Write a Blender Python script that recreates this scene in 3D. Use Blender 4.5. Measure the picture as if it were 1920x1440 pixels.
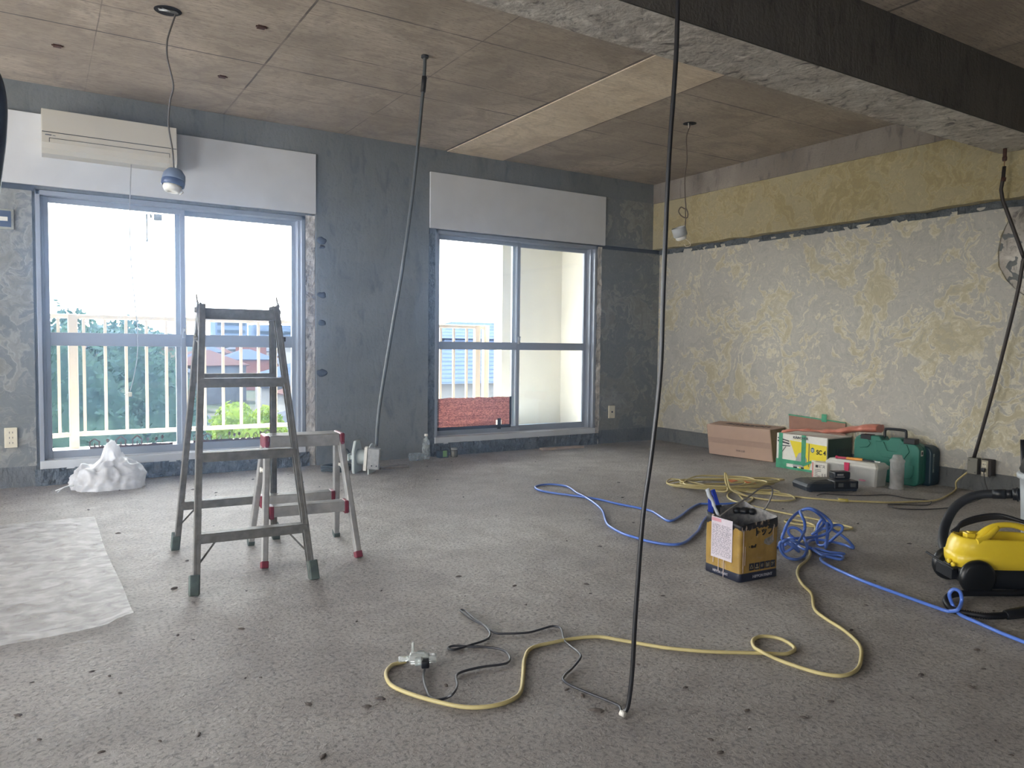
import bpy, math, random
from math import sin, cos, pi, radians as R
from mathutils import Vector, Matrix, noise
SC = bpy.context.scene
for o in list(bpy.data.objects): bpy.data.objects.remove(o)
COL = SC.collection

# ------------------------------------------------------------------ camera
YAW, PITCH, ROLL, FPX, EYE = 0.56056, 0.0502, 0.01151, 1418.08, 0.97277
fw = Vector((sin(YAW)*cos(PITCH), cos(YAW)*cos(PITCH), -sin(PITCH)))
r0 = Vector((cos(YAW), -sin(YAW), 0)); u0 = r0.cross(fw)
rt = r0*cos(ROLL) + u0*sin(ROLL); up_ = -r0*sin(ROLL) + u0*cos(ROLL)
cd = bpy.data.cameras.new('camera'); cam = bpy.data.objects.new('camera', cd); COL.objects.link(cam)
cd.sensor_width = 36; cd.lens = FPX/1920*36; cd.clip_start = .05; cd.clip_end = 3000
m = Matrix((rt, up_, -fw)).transposed().to_4x4(); m.translation = Vector((0, 0, EYE)); cam.matrix_world = m
SC.camera = cam
CAM = Vector((0, 0, EYE))
def ray(x, y): return fw*FPX + rt*(x-960) + up_*(720-y)
def F(x, y, z=0.0):                       # point of the horizontal plane z seen at a photo pixel
    d = ray(x, y); return CAM + d*((z-EYE)/d.z)
def UP(bx, by, x, y):                     # point seen at a photo pixel, at the distance of ground position (bx, by)
    n = Vector((bx, by)).normalized(); d = ray(x, y)
    return CAM + d*((bx*n.x+by*n.y)/(d.x*n.x+d.y*n.y))

# ------------------------------------------------------------------ world, sun, exposure
w = bpy.data.worlds.new('sky'); SC.world = w; w.use_nodes = True
bg = w.node_tree.nodes['Background']; bg.inputs[0].default_value = (.94, .96, 1.0, 1); bg.inputs[1].default_value = 5.5
sd = bpy.data.lights.new('sun', 'SUN'); sun = bpy.data.objects.new('sun', sd); COL.objects.link(sun)
sd.energy = 9; sd.angle = R(3); sd.color = (1, .93, .82)
sun.rotation_euler = Vector((.55, -.62, -1.35)).to_track_quat('-Z', 'Y').to_euler()
SC.view_settings.view_transform = 'Standard'; SC.view_settings.look = 'None'
SC.view_settings.gamma = 1; SC.view_settings.use_curve_mapping = False
SC.view_settings.exposure = 1.72
def portal(x0, x1, z0, z1, y):
    l = bpy.data.lights.new('window_portal', 'AREA'); l.shape = 'RECTANGLE'; l.size = x1-x0; l.size_y = z1-z0
    l.cycles.is_portal = True
    o = bpy.data.objects.new('window_portal', l); COL.objects.link(o)
    o.location = ((x0+x1)/2, y, (z0+z1)/2); o.rotation_euler = (R(-90 if y > 0 else 90), 0, 0)
def portal_left(y0, y1, z0, z1, x):
    l = bpy.data.lights.new('window_portal', 'AREA'); l.shape = 'RECTANGLE'; l.size = z1-z0; l.size_y = y1-y0
    l.cycles.is_portal = True
    o = bpy.data.objects.new('window_portal', l); COL.objects.link(o)
    o.location = (x, (y0+y1)/2, (z0+z1)/2); o.rotation_euler = (0, R(-90), 0)
LEFTOPS = [(.2, 2.0), (3.2, 5.2)]                        # openings added in the left wall, out of view, for more light
for a in LEFTOPS: portal_left(a[0], a[1], .1, 2.0, -3.76)
PORTALS = [(0.0, 1.8, .1, 1.97), (2.93, 4.71, .1, 1.97), (-3.0, -1.2, .1, 1.97)]
for a in PORTALS: portal(*a, 6.2)
BACKOPS = [(-2.9, -1.6)]          # opening added behind the camera, unseen, for fill light
for a in BACKOPS:
    portal(a[0], a[1], .9, 2.2, -3.36)

# ------------------------------------------------------------------ materials
class NT:
    def __init__(s, name):
        s.m = bpy.data.materials.new(name); s.m.use_nodes = True; s.t = s.m.node_tree
        s.b = s.t.nodes['Principled BSDF']; s.out = s.t.nodes['Material Output']
        s.tc = s.t.nodes.new('ShaderNodeTexCoord')
    def n(s, typ, ins=None, **kw):
        nd = s.t.nodes.new('ShaderNode'+typ)
        for k, v in kw.items(): setattr(nd, k, v)
        for k, v in (ins or {}).items():
            if hasattr(v, 'is_output') or isinstance(v, bpy.types.NodeSocket): s.t.links.new(v, nd.inputs[k])
            else: nd.inputs[k].default_value = v
        return nd
    def L(s, a, b): s.t.links.new(a, b)
    def pos(s, scale=(1, 1, 1), rot=(0, 0, 0)):
        return s.n('Mapping', {'Vector': s.tc.outputs['Object'], 'Scale': scale, 'Rotation': rot}).outputs[0]
    def noise(s, vec, sc, det=4, dist=0, rough=.55):
        return s.n('TexNoise', {'Vector': vec, 'Scale': sc, 'Detail': det, 'Distortion': dist, 'Roughness': rough}).outputs['Fac']
    def ramp(s, fac, stops, interp='LINEAR'):
        nd = s.n('ValToRGB', {'Fac': fac}); e = nd.color_ramp.elements; nd.color_ramp.interpolation = interp
        while len(e) < len(stops): e.new(.5)
        for i, (p, c) in enumerate(stops):
            e[i].position = p; e[i].color = (c, c, c, 1) if isinstance(c, (int, float)) else (*c, 1)
        return nd.outputs[0]
    def mix(s, fac, a, b, bt='MIX'):
        nd = s.n('Mix', data_type='RGBA', blend_type=bt)
        for i, v in ((0, fac), (6, a), (7, b)):
            if isinstance(v, bpy.types.NodeSocket): s.L(v, nd.inputs[i])
            else: nd.inputs[i].default_value = v if i == 0 else ((*v, 1) if len(v) == 3 else v)
        return nd.outputs[2]
    def math(s, op, a, b=0.0, c=0.0):
        nd = s.n('Math', operation=op)
        for i, v in enumerate((a, b, c)):
            if isinstance(v, bpy.types.NodeSocket): s.L(v, nd.inputs[i])
            else: nd.inputs[i].default_value = v
        return nd.outputs[0]
    def bump(s, h, st=.3, d=.01):
        nd = s.n('Bump', {'Height': h, 'Strength': st, 'Distance': d}); s.L(nd.outputs[0], s.b.inputs['Normal'])
    def col(s, c):
        if isinstance(c, bpy.types.NodeSocket): s.L(c, s.b.inputs['Base Color'])
        else: s.b.inputs['Base Color'].default_value = (*c, 1)
def srgb(r, g, b):
    f = lambda v: (v/255/12.92 if v/255 <= .04045 else ((v/255+.055)/1.055)**2.4)
    return (f(r), f(g), f(b))
MC = {}
def M(name, c, rough=.5, metal=0.0, var=.12, sc=30, bump=0.0, spec=.5, trans=0.0, alpha=1.0):
    """plain procedural material: colour with mottled wear"""
    if name in MC: return MC[name]
    t = NT(name); p = t.pos()
    n = t.noise(p, sc, 5)
    k = t.ramp(n, [(.3, 1-var), (.7, 1+var*.6)])
    t.col(t.mix(1.0, c, k, 'MULTIPLY'))
    t.b.inputs['Roughness'].default_value = rough; t.b.inputs['Metallic'].default_value = metal
    t.b.inputs['Specular IOR Level'].default_value = spec
    if trans: t.b.inputs['Transmission Weight'].default_value = trans
    if alpha < 1: t.b.inputs['Alpha'].default_value = alpha
    if bump: t.bump(n, bump, .003)
    MC[name] = t.m; return t.m

def mat_floor():
    t = NT('rough_floor'); p = t.pos()
    big = t.noise(p, .9, 4, .6); mid = t.noise(p, 6, 6, .3); fine = t.noise(p, 70, 6)
    c = t.mix(t.ramp(big, [(.35, 0), (.65, 1)]), srgb(176, 169, 163), srgb(212, 206, 199))
    c = t.mix(t.ramp(mid, [(.35, .45), (.6, 0)]), c, srgb(150, 140, 134))
    c = t.mix(t.ramp(fine, [(.36, .55), (.5, 0)]), c, srgb(95, 88, 84))
    c = t.mix(t.ramp(fine, [(.62, 0), (.75, .5)]), c, srgb(196, 192, 186))
    # scuffed streaks
    st = t.noise(t.pos((1.2, 9, 1), (0, 0, R(25))), 5, 5, 1.2)
    c = t.mix(t.ramp(st, [(.62, 0), (.72, .3)]), c, srgb(100, 92, 88))
    t.col(c); t.b.inputs['Roughness'].default_value = .60; t.b.inputs['Specular IOR Level'].default_value = .55
    v = t.n('TexVoronoi', {'Vector': p, 'Scale': 55.0, 'Randomness': 1.0}).outputs['Distance']
    h = t.math('ADD', t.math('MULTIPLY', t.noise(p, 60, 7, .8, .65), 1.0), t.math('MULTIPLY', v, .15))
    h = t.math('ADD', h, t.math('MULTIPLY', mid, .8))
    h = t.math('ADD', h, t.math('MULTIPLY', t.noise(t.pos((1, 1.5, 1), (0, 0, R(20))), 24, 8, .6, .68), .9))
    t.bump(h, 1.0, .034); return t.m
def mat_ceiling(band=False):
    t = NT('ceiling_band' if band else 'ceiling_formwork'); p = t.pos()
    g = t.noise(t.pos((1.5, 22, 1)), 4, 8, .2); big = t.noise(p, 1.1, 4, .5); sm = t.noise(t.pos((3, 14, 1)), 9, 6)
    a, b, d = (srgb(214, 196, 172), srgb(232, 218, 196), srgb(176, 156, 138)) if band else (srgb(164, 151, 136), srgb(188, 177, 162), srgb(124, 112, 100))
    c = t.mix(t.ramp(g, [(.35, 0), (.65, 1)]), a, b)
    c = t.mix(t.ramp(big, [(.38, .65), (.62, 0)]), c, tuple(x*.68 for x in a))
    c = t.mix(t.ramp(t.noise(p, 3.5, 7, 1.0, .65), [(.40, .6), (.52, 0)]), c, tuple(x*.7 for x in a))
    c = t.mix(t.ramp(sm, [(.34, .8), (.45, 0)]), c, d)
    c = t.mix(t.ramp(sm, [(.62, 0), (.75, .35)]), c, srgb(205, 192, 178))
    if not band:
        sx = t.n('SeparateXYZ', {'Vector': t.tc.outputs['Object']})
        wob = t.math('MULTIPLY', t.math('SUBTRACT', t.noise(p, 6, 3), .5), .006)
        def ln(axis, a_, wd, k):
            dd = t.math('ABSOLUTE', t.math('SUBTRACT', t.math('ADD', sx.outputs[axis], wob), a_))
            return t.math('MULTIPLY', t.math('LESS_THAN', dd, wd), k)
        tot = None
        for ax, a_, wd, k in [(0, 1.19, .006, .75), (0, 2.11, .004, .45), (0, 3.02, .012, .8), (0, 3.605, .010, .7), (0, -.62, .006, .7), (0, 4.55, .004, .4),
                              (1, 4.75, .006, .85), (1, 4.37, .005, .6), (1, 5.28, .004, .5), (1, 3.71, .006, .7), (1, 3.05, .006, .6), (0, .3, .003, .5)]:
            l = ln(ax, a_, wd, k); tot = l if tot is None else t.math('MAXIMUM', tot, l)
        tot = t.math('MULTIPLY', tot, t.ramp(t.noise(p, 2.2, 3), [(.35, .15), (.55, 1)]))
        c = t.mix(tot, c, srgb(52, 42, 38))
    t.col(c); t.b.inputs['Roughness'].default_value = .9
    t.bump(t.math('ADD', g, t.math('MULTIPLY', sm, .7)), .35, .008); return t.m
def mat_plaster(name, lowc, hi, edge, cover, sc=2.4, st=.3, zgrad=None):
    """trowelled adhesive: grey skim with ochre residue patches and pale ridges at their rims"""
    t = NT(name); p = t.pos()
    wv = t.n('TexNoise', {'Vector': p, 'Scale': 2.2, 'Detail': 3.0}); wv2 = t.n('TexNoise', {'Vector': p, 'Scale': 9.0, 'Detail': 3.0})
    q = t.n('VectorMath', {0: p, 1: wv.outputs['Color']}, operation='ADD').outputs[0]
    q = t.n('VectorMath', {0: wv2.outputs['Color'], 1: (.14, .14, .14), 2: q}, operation='MULTIPLY_ADD').outputs[0]
    n1 = t.noise(q, sc, 3, 1.0, .55); n2 = t.noise(q, sc*2.3, 3, 1.6, .55); n3 = t.noise(p, 40, 5); n4 = t.noise(q, sc*3.6, 2, 1.0)
    patch = t.math('ADD', t.math('MULTIPLY', n1, .6), t.math('MULTIPLY', n2, .4))
    cv = cover
    m1 = t.ramp(patch, [(cv-.006, 0), (cv+.006, 1)])
    c = t.mix(m1, t.mix(t.ramp(n1, [(.3, 0), (.7, 1)]), lowc, tuple(x*.86 for x in lowc)), hi)
    c = t.mix(t.ramp(patch, [(cv+.045, 0), (cv+.055, .6)]), c, tuple(x*f for x, f in zip(hi, (.80, .78, .70))))
    c = t.mix(t.ramp(patch, [(cv-.022, 0), (cv-.008, .85), (cv+.006, .85), (cv+.014, 0)]), c, edge)
    c = t.mix(t.ramp(n4, [(.455, 0), (.475, .45), (.485, .45), (.50, 0)]), c, edge)
    c = t.mix(t.ramp(n4, [(.60, 0), (.61, .4), (.75, .3)]), c, tuple(x*.8 for x in lowc))
    c = t.mix(t.ramp(n3, [(.30, .35), (.42, 0)]), c, tuple(x*.55 for x in lowc))
    t.col(c); t.b.inputs['Roughness'].default_value = .8
    t.bump(t.math('ADD', t.math('ADD', patch, t.math('MULTIPLY', m1, .12)), t.math('MULTIPLY', n3, .12)), st, .02); return t.m
def mat_concrete(name, a, b, d, sc=1.5, st=.4, chip=0.0):
    t = NT(name); p = t.pos()
    n1 = t.noise(p, sc, 5, .8); n2 = t.noise(t.pos((3, 3, 1)), sc*3, 6, .6); n3 = t.noise(p, 60, 6)
    c = t.mix(t.ramp(n1, [(.35, 0), (.65, 1)]), a, b)
    c = t.mix(t.ramp(n2, [(.3, .65), (.45, 0)]), c, d)
    c = t.mix(t.ramp(n3, [(.3, .4), (.42, 0)]), c, d)
    h = t.math('ADD', n2, t.math('MULTIPLY', n3, .4))
    if chip:
        n4 = t.noise(p, 9, 6, 1.5)
        c = t.mix(t.ramp(n4, [(.30, .85), (.42, 0)]), c, d)
        c = t.mix(t.ramp(n4, [(.55, 0), (.68, chip)]), c, tuple(min(1, x*1.35) for x in b))
        h = t.math('ADD', h, n4)
    t.col(c); t.b.inputs['Roughness'].default_value = .88
    t.bump(h, st, .02); return t.m
def mat_glass(name='pane_glass', frost=0.0):
    t = NT(name); t.t.nodes.remove(t.b)
    tr = t.n('BsdfTransparent', {'Color': (.95, .97, .97, 1)}); gl = t.n('BsdfGlossy', {'Color': (1, 1, 1, 1), 'Roughness': .03})
    fr = t.n('Fresnel', {'IOR': 1.45})
    mx = t.n('MixShader', {0: fr.outputs[0], 1: tr.outputs[0], 2: gl.outputs[0]})
    if frost:
        df = t.n('BsdfTranslucent', {'Color': (.9, .9, .9, 1)})
        mx = t.n('MixShader', {0: frost, 1: mx.outputs[0], 2: df.outputs[0]})
    t.L(mx.outputs[0], t.out.inputs[0]); return t.m
def mat_thin(name, c, opac, rough=.35, sc=8, streak=(1, 1, 1)):
    """thin translucent sheet"""
    t = NT(name); n = t.noise(t.pos(streak), sc, 6, .8)
    cc = t.mix(t.ramp(n, [(.35, 0), (.65, 1)]), tuple(x*.8 for x in c), c)
    t.col(cc); t.b.inputs['Roughness'].default_value = rough; t.bump(t.math('ADD', n, t.math('MULTIPLY', t.noise(t.pos(streak), sc*4, 4), .25)), .25, .01)
    tl = t.n('BsdfTranslucent', {'Color': cc}); a = t.n('MixShader', {0: .35, 1: t.b.outputs[0], 2: tl.outputs[0]})
    tr = t.n('BsdfTransparent', {'Color': (1, 1, 1, 1)})
    f = t.ramp(n, [(.35, max(0, opac-.15)), (.65, min(1, opac+.1))])
    mx = t.n('MixShader', {0: f, 1: tr.outputs[0], 2: a.outputs[0]}); t.L(mx.outputs[0], t.out.inputs[0]); return t.m

FLOOR = mat_floor(); CEIL = mat_ceiling(); BAND = mat_ceiling(True)
PL_LOW = mat_plaster('plaster_patchy', srgb(178, 176, 169), srgb(188, 181, 156), srgb(208, 203, 184), .525)
PL_HI = mat_plaster('plaster_ochre', srgb(166, 156, 124), srgb(164, 151, 112), srgb(178, 168, 134), .5, 3.5, .3)
PL_WIN = mat_plaster('plaster_grey_window_wall', srgb(116, 119, 117), srgb(129, 130, 124), srgb(144, 145, 140), .52, 1.7)
CON_WALL = mat_concrete('concrete_grey', srgb(104, 107, 106), srgb(122, 125, 124), srgb(78, 81, 82), 1.2, .25)
CON_BEAM = mat_concrete('concrete_beam', srgb(120, 112, 104), srgb(150, 143, 134), srgb(84, 76, 70), 1.5, .5)
CON_CHIP = mat_concrete('concrete_chipped', srgb(168, 162, 154), srgb(200, 196, 188), srgb(84, 76, 70), 2.2, .45, .6)
CON_BASE = mat_concrete('concrete_base', srgb(96, 98, 98), srgb(112, 114, 112), srgb(66, 66, 66), 3, .5)
CON_RUB = mat_concrete('concrete_rubble', srgb(78, 84, 88), srgb(106, 112, 116), srgb(38, 42, 46), 5, 1.0, .5)
BOARD = M('white_board', srgb(196, 198, 200), .6, var=.06, sc=6)
ALU = M('window_aluminium', srgb(150, 156, 166), .45, .4, .04, 12)
ALU_W = M('pale_sash', srgb(196, 200, 204), .5, .1, .06, 12)
GLASS = mat_glass(); FROST = mat_glass('frosted_glass', .45)
BLACKR = M('black_rubber', srgb(24, 24, 28), .45); DARK = M('dark_gap', srgb(30, 28, 28), .9)
LADDER = M('dusty_aluminium', srgb(122, 120, 115), .5, .5, .3, 30, .15)
LADDER2 = M('bright_aluminium', srgb(176, 175, 172), .45, .5, .18, 30, .1)
REDCAP = M('red_plastic', srgb(122, 34, 50), .5); FOOTG = M('dark_green_rubber', srgb(78, 90, 84), .7, var=.3)
WHITE = M('white_plastic', srgb(222, 220, 212), .4, var=.06); CREAMP = M('cream_plastic', srgb(214, 208, 186), .45, var=.06)
BLUEH = M('blue_hose', srgb(84, 120, 205), .3, var=.08, spec=.6); YCORD = M('yellow_cord', srgb(196, 182, 128), .5, var=.15, sc=12)
GREYC = M('grey_cord', srgb(92, 88, 84), .5); BLKC = M('black_cord', srgb(18, 18, 22), .35, spec=.7)
CARD = M('cardboard', srgb(178, 152, 134), .8, var=.06, sc=12); CARDD = M('cardboard_inside', srgb(150, 112, 96), .85, var=.12, sc=20)
STEEL = M('galvanised_steel', srgb(168, 170, 170), .4, .8, .2, 50); RUST = M('rusty_steel', srgb(84, 56, 46), .8, .3, .3, 60)
BLACKP = M('black_plastic', srgb(22, 24, 28), .4, var=.1)

# ------------------------------------------------------------------ mesh helpers
def cr(pts, n=6, closed=False):
    P = [Vector(p) for p in pts]; out = []; N = len(P)
    rng = range(N) if closed else range(N-1)
    for i in rng:
        if closed: a, b, c, d = P[(i-1) % N], P[i], P[(i+1) % N], P[(i+2) % N]
        else: a, b, c, d = P[max(i-1, 0)], P[i], P[i+1], P[min(i+2, N-1)]
        for k in range(n):
            t = k/n; t2 = t*t; t3 = t2*t
            out.append(.5*((2*b)+(c-a)*t+(2*a-5*b+4*c-d)*t2+(3*b-a-3*c+d)*t3))
    if not closed: out.append(P[-1])
    return out
class MB:
    def __init__(s): s.v = []; s.f = []; s.s = []
    def add(s, vs, fs, sm=False):
        o = len(s.v); s.v += [Vector(v) for v in vs]; s.f += [[i+o for i in f] for f in fs]; s.s += [sm]*len(fs); return s
    def box(s, a, b, mt=None, bev=0.0):
        x0, y0, z0 = a; x1, y1, z1 = b
        if bev:
            return s.rbox(a, b, bev, mt)
        vs = [Vector(v) for v in [(x0, y0, z0), (x1, y0, z0), (x1, y1, z0), (x0, y1, z0), (x0, y0, z1), (x1, y0, z1), (x1, y1, z1), (x0, y1, z1)]]
        if mt: vs = [mt @ v for v in vs]
        return s.add(vs, [(0, 3, 2, 1), (4, 5, 6, 7), (0, 1, 5, 4), (1, 2, 6, 5), (2, 3, 7, 6), (3, 0, 4, 7)])
    def rbox(s, a, b, r, mt=None, k=3):
        """box with rounded edges all round"""
        a = Vector(a); b = Vector(b); c = (a+b)/2; h = (b-a)/2; r = min(r, h.x*.98, h.y*.98, h.z*.98)
        loops = []
        zs = [(-h.z+r-r*cos(i/k*pi/2), r*sin(i/k*pi/2)) for i in range(k+1)]
        zs = zs + [(-z, q) for z, q in reversed(zs)]
        for z, q in zs:
            lp = []
            for sx, sy, a0 in ((1, 1, 0), (-1, 1, 90), (-1, -1, 180), (1, -1, 270)):
                for i in range(k+1):
                    an = R(a0+90*i/k); lp.append(c+Vector((sx*(h.x-r)+q*cos(an), sy*(h.y-r)+q*sin(an), z)))
            loops.append(lp)
        return s.loft(loops, mt, True)
    def loft(s, loops, mt=None, cap=True, sm=True):
        n = len(loops[0]); vs = [mt @ Vector(v) if mt else Vector(v) for l in loops for v in l]; fs = []
        for i in range(len(loops)-1):
            for j in range(n):
                fs.append((i*n+j, i*n+(j+1) % n, (i+1)*n+(j+1) % n, (i+1)*n+j))
        s.add(vs, fs, sm)
        if cap:
            o = len(s.v)-len(vs)
            s.f.append([o+j for j in reversed(range(n))]); s.s.append(False)
            s.f.append([o+(len(loops)-1)*n+j for j in range(n)]); s.s.append(False)
        return s
    def tube(s, pts, r, n=8, cap=True, flat=None):
        P = [Vector(p) for p in pts]; Q = [P[0]]
        for p in P[1:]:
            if (p-Q[-1]).length > 1e-5: Q.append(p)
        P = Q; N = len(P); loops = []
        T = [(P[min(i+1, N-1)]-P[max(i-1, 0)]).normalized() for i in range(N)]
        ref = Vector((0, 0, 1)) if abs(T[0].z) < .9 else Vector((1, 0, 0))
        nr = (ref-T[0]*ref.dot(T[0])).normalized()
        for i in range(N):
            nr = nr-T[i]*nr.dot(T[i])
            nr = nr.normalized() if nr.length > 1e-6 else T[i].orthogonal().normalized()
            bn = T[i].cross(nr); rr = r[i] if isinstance(r, (list, tuple)) else (r(i/(N-1)) if callable(r) else r)
            loops.append([P[i]+(nr*cos(2*pi*j/n)+bn*sin(2*pi*j/n))*rr for j in range(n)])
        return s.loft(loops, None, cap)
    def bar(s, p, q, w, h, side=None):
        """rectangular bar p->q, w across `side`, h across the other way"""
        p = Vector(p); q = Vector(q); t = (q-p).normalized()
        sd_ = Vector(side) if side else (Vector((1, 0, 0)) if abs(t.x) < .9 else Vector((0, 1, 0)))
        a = (sd_-t*sd_.dot(t)).normalized(); b = t.cross(a)
        vs = [e+a*x*w/2+b*y*h/2 for e in (p, q) for x, y in ((-1, -1), (1, -1), (1, 1), (-1, 1))]
        return s.add(vs, [(0, 3, 2, 1), (4, 5, 6, 7), (0, 1, 5, 4), (1, 2, 6, 5), (2, 3, 7, 6), (3, 0, 4, 7)])
    def lathe(s, prof, c=(0, 0, 0), ax='Z', n=24, mt=None, cap=True):
        loops = []
        for r_, z in prof:
            lp = []
            for j in range(n):
                a = 2*pi*j/n; x, y = r_*cos(a), r_*sin(a)
                v = {'Z': (x, y, z), 'Y': (x, z, -y), 'X': (z, x, y)}[ax]
                lp.append(Vector(c)+Vector(v))
            loops.append(lp)
        return s.loft(loops, mt, cap)
    def prism(s, poly, z0, z1, mt):
        """2D polygon (x,y) extruded z0..z1 through matrix mt"""
        n = len(poly); vs = [mt @ Vector((x, y, z)) for z in (z0, z1) for x, y in poly]
        return s.add(vs, [list(reversed(range(n))), list(range(n, 2*n))]+[(i, (i+1) % n, n+(i+1) % n, n+i) for i in range(n)])
    def build(s, name, mat, parent=None, world=False, loc=None):
        me = bpy.data.meshes.new(name); vs = s.v
        if parent and world:
            iv = parent.matrix_basis.inverted(); vs = [iv @ v for v in vs]
        if loc is not None: vs = [v-Vector(loc) for v in vs]
        me.from_pydata([tuple(v) for v in vs], [], s.f)
        me.polygons.foreach_set('use_smooth', s.s); me.update()
        import bmesh
        b = bmesh.new(); b.from_mesh(me); bmesh.ops.recalc_face_normals(b, faces=b.faces); b.to_mesh(me); b.free()
        me.materials.append(mat)
        o = bpy.data.objects.new(name, me); COL.objects.link(o)
        if parent: o.parent = parent
        if loc is not None: o.location = loc
        return o
def tag(o, label=None, cat=None, group=None, kind=None):
    if label: o['label'] = label
    if cat: o['category'] = cat
    if group: o['group'] = group
    if kind: o['kind'] = kind
    return o
def thing(name, label, cat, loc=(0, 0, 0), rz=0.0, group=None, rot=None):
    o = bpy.data.objects.new(name, None); COL.objects.link(o); o.empty_display_size = .05
    o.location = loc; o.rotation_euler = rot or (0, 0, rz); o.matrix_basis = Matrix.LocRotScale(Vector(loc), o.rotation_euler, None)
    return tag(o, label, cat, group)
def struct(name, mb, mat, label=None):
    o = mb.build(name, mat); o['kind'] = 'structure'
    if label: o['label'] = label
    return o
def bx(*boxes):
    b = MB()
    for a in boxes: b.box(a[0], a[1])
    return b
def bevel(o, w=.003, seg=2):
    md = o.modifiers.new('bevel', 'BEVEL'); md.width = w; md.segments = seg; md.limit_method = 'ANGLE'; return o
def text(name, body, size, mat, parent, mt, sx=1.0, ext=.0004, bold=0.0, loc_world=False):
    cu = bpy.data.curves.new(name, 'FONT'); cu.body = body; cu.size = size; cu.extrude = ext; cu.offset = bold
    cu.align_x = 'CENTER'; cu.align_y = 'CENTER'
    tmp = bpy.data.objects.new(name, cu); COL.objects.link(tmp)
    dg = bpy.context.evaluated_depsgraph_get(); me = bpy.data.meshes.new_from_object(tmp.evaluated_get(dg))
    bpy.data.objects.remove(tmp); me.transform(Matrix.Diagonal((sx, 1, 1, 1))); me.transform(mt)
    me.materials.clear(); me.materials.append(mat)
    o = bpy.data.objects.new(name, me); COL.objects.link(o); o.parent = parent; return o
def face_mt(c, right, up):
    """matrix placing a drawing (x right, y up) at c"""
    r_ = Vector(right).normalized(); u_ = Vector(up).normalized(); n_ = r_.cross(u_)
    mm = Matrix((r_, u_, n_)).transposed().to_4x4(); mm.translation = Vector(c); return mm

# ================================================================== SETTING
H = 2.65; D = 5.955; W = 5.43; W2 = 5.53
XL, YB = -3.6, -3.2
g = MB(); nx, ny = 2, 2
g.box((XL-.15, YB-.15, -.15), (W2+.15, D+.2, 0)); struct('floor', g, FLOOR)
struct('ceiling', bx(((XL-.15, YB-.15, H), (W2+.15, D+.2, H+.15))), CEIL)
struct('trim_1', bx(((3.03, 2.59, H-.006), (3.595, D-.03, H))), BAND, 'pale strip along the ceiling where a partition stood')
# window wall: openings 0..1.794, 2.934..4.707 and one added further left, out of view, for fill light
ZB, ZT = .115, 1.967
ops = [(-3.0, -1.2), (0.004, 1.794), (2.934, 4.707)]
wb = MB(); x = XL
wb.box((XL, D, 2.0), (W2, D+.2, H))
for a, b in ops:
    wb.box((x, D, 0), (a, D+.2, 2.0)); wb.box((a, D, 0), (b, D+.2, ZB-.012)); wb.box((a, D, ZT+.006), (b, D+.2, 2.0)); x = b
wb.box((x, D, 0), (W2+.02, D+.2, 2.0))
struct('wall_window', wb, CON_WALL)
# concrete beam under the ceiling and column between the windows stand a little proud
struct('trim_2', bx(((XL, D-.03, 2.455), (W, D, H-.0005)), ((1.88, D-.03, 0), (2.86, D, 2.455))), CON_WALL, 'bare concrete beam and column on the window wall')
# broken reveals beside the frames and rubble below the sills
def rough_slab(name, mat, fn, nu, nv, seed, amp, lab=None):
    b = MB(); vs = []; fs = []
    for i in range(nu+1):
        for j in range(nv+1):
            p, nrm, edge = fn(i/nu, j/nv); k = 0 if edge else 1
            d = noise.noise(Vector((p.x*14+seed, p.y*14, p.z*14)))+.5*noise.noise(Vector((p.x*38, p.y*38+seed, p.z*38)))
            vs.append(p+nrm*(d*amp*k))
    for i in range(nu):
        for j in range(nv): a = i*(nv+1)+j; fs.append((a, a+1, a+nv+2, a+nv+1))
    b.add(vs, fs, False); return struct(name, b, mat, lab)
k = 3
for a, b in ops[1:]:
    rough_slab('trim_%d' % k, CON_RUB, lambda u, v, a=a, b=b: (Vector((a-.03+(b-a+.06)*u, D-.028-.012*v, -.005+(ZB+.005)*v)), Vector((0, -1, 0)), False), 110, 10, k, .022, 'broken concrete below the window sill'); k += 1
rough_slab('trim_%d' % k, CON_CHIP, lambda u, v: (Vector((1.80+.075*u, D-.012, .0+1.98*v)), Vector((0, -1, 0)), u in (0, 1)), 5, 90, 9, .012, 'rough plaster edge beside the left window'); k += 1
rough_slab('trim_%d' % k, CON_RUB, lambda u, v: (Vector((2.862+.072*u, D-.012, .0+1.98*v)), Vector((0, -1, 0)), u in (0, 1)), 5, 90, 19, .010, 'rough concrete edge left of the right window'); k += 1
rough_slab('trim_%d' % k, CON_CHIP, lambda u, v: (Vector((4.708+.052*u, D-.020, .0+1.96*v)), Vector((0, -1, 0)), False), 4, 90, 29, .012, 'crumbling plaster edge right of the right window'); k += 1
# plaster skins on the window wall (left strip, right strip, upper right)
def wavy(pts, axis, lo, hi, mat, name, lab, seed=0):
    pass
struct('trim_%d' % k, bx(((XL, D-.018, .137), (-.015, D, 1.955))), PL_WIN, 'grey plaster left of the windows'); k += 1
struct('trim_%d' % k, bx(((4.76, D-.022, .137), (W2, D, 1.945))), PL_WIN, 'stained plaster between window and corner'); k += 1
struct('trim_%d' % k, bx(((4.785, D-.026, 1.985), (W+.02, D, 2.455))), PL_WIN, 'plaster above the groove near the corner'); k += 1
struct('trim_%d' % k, bx(((XL, D-.012, 1.955), (0.0, D-.004, 1.99)), ((4.71, D-.015, 1.945), (W2, D-.004, 1.985))), M('groove_metal', srgb(70, 76, 86), .6, .3), 'dark metal batten in the wall groove'); k += 1
struct('baseboard_window', bx(((XL, D-.014, 0), (-.02, D, .137)), ((4.77, D-.014, 0), (W2, D, .137))), CON_BASE)
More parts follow.
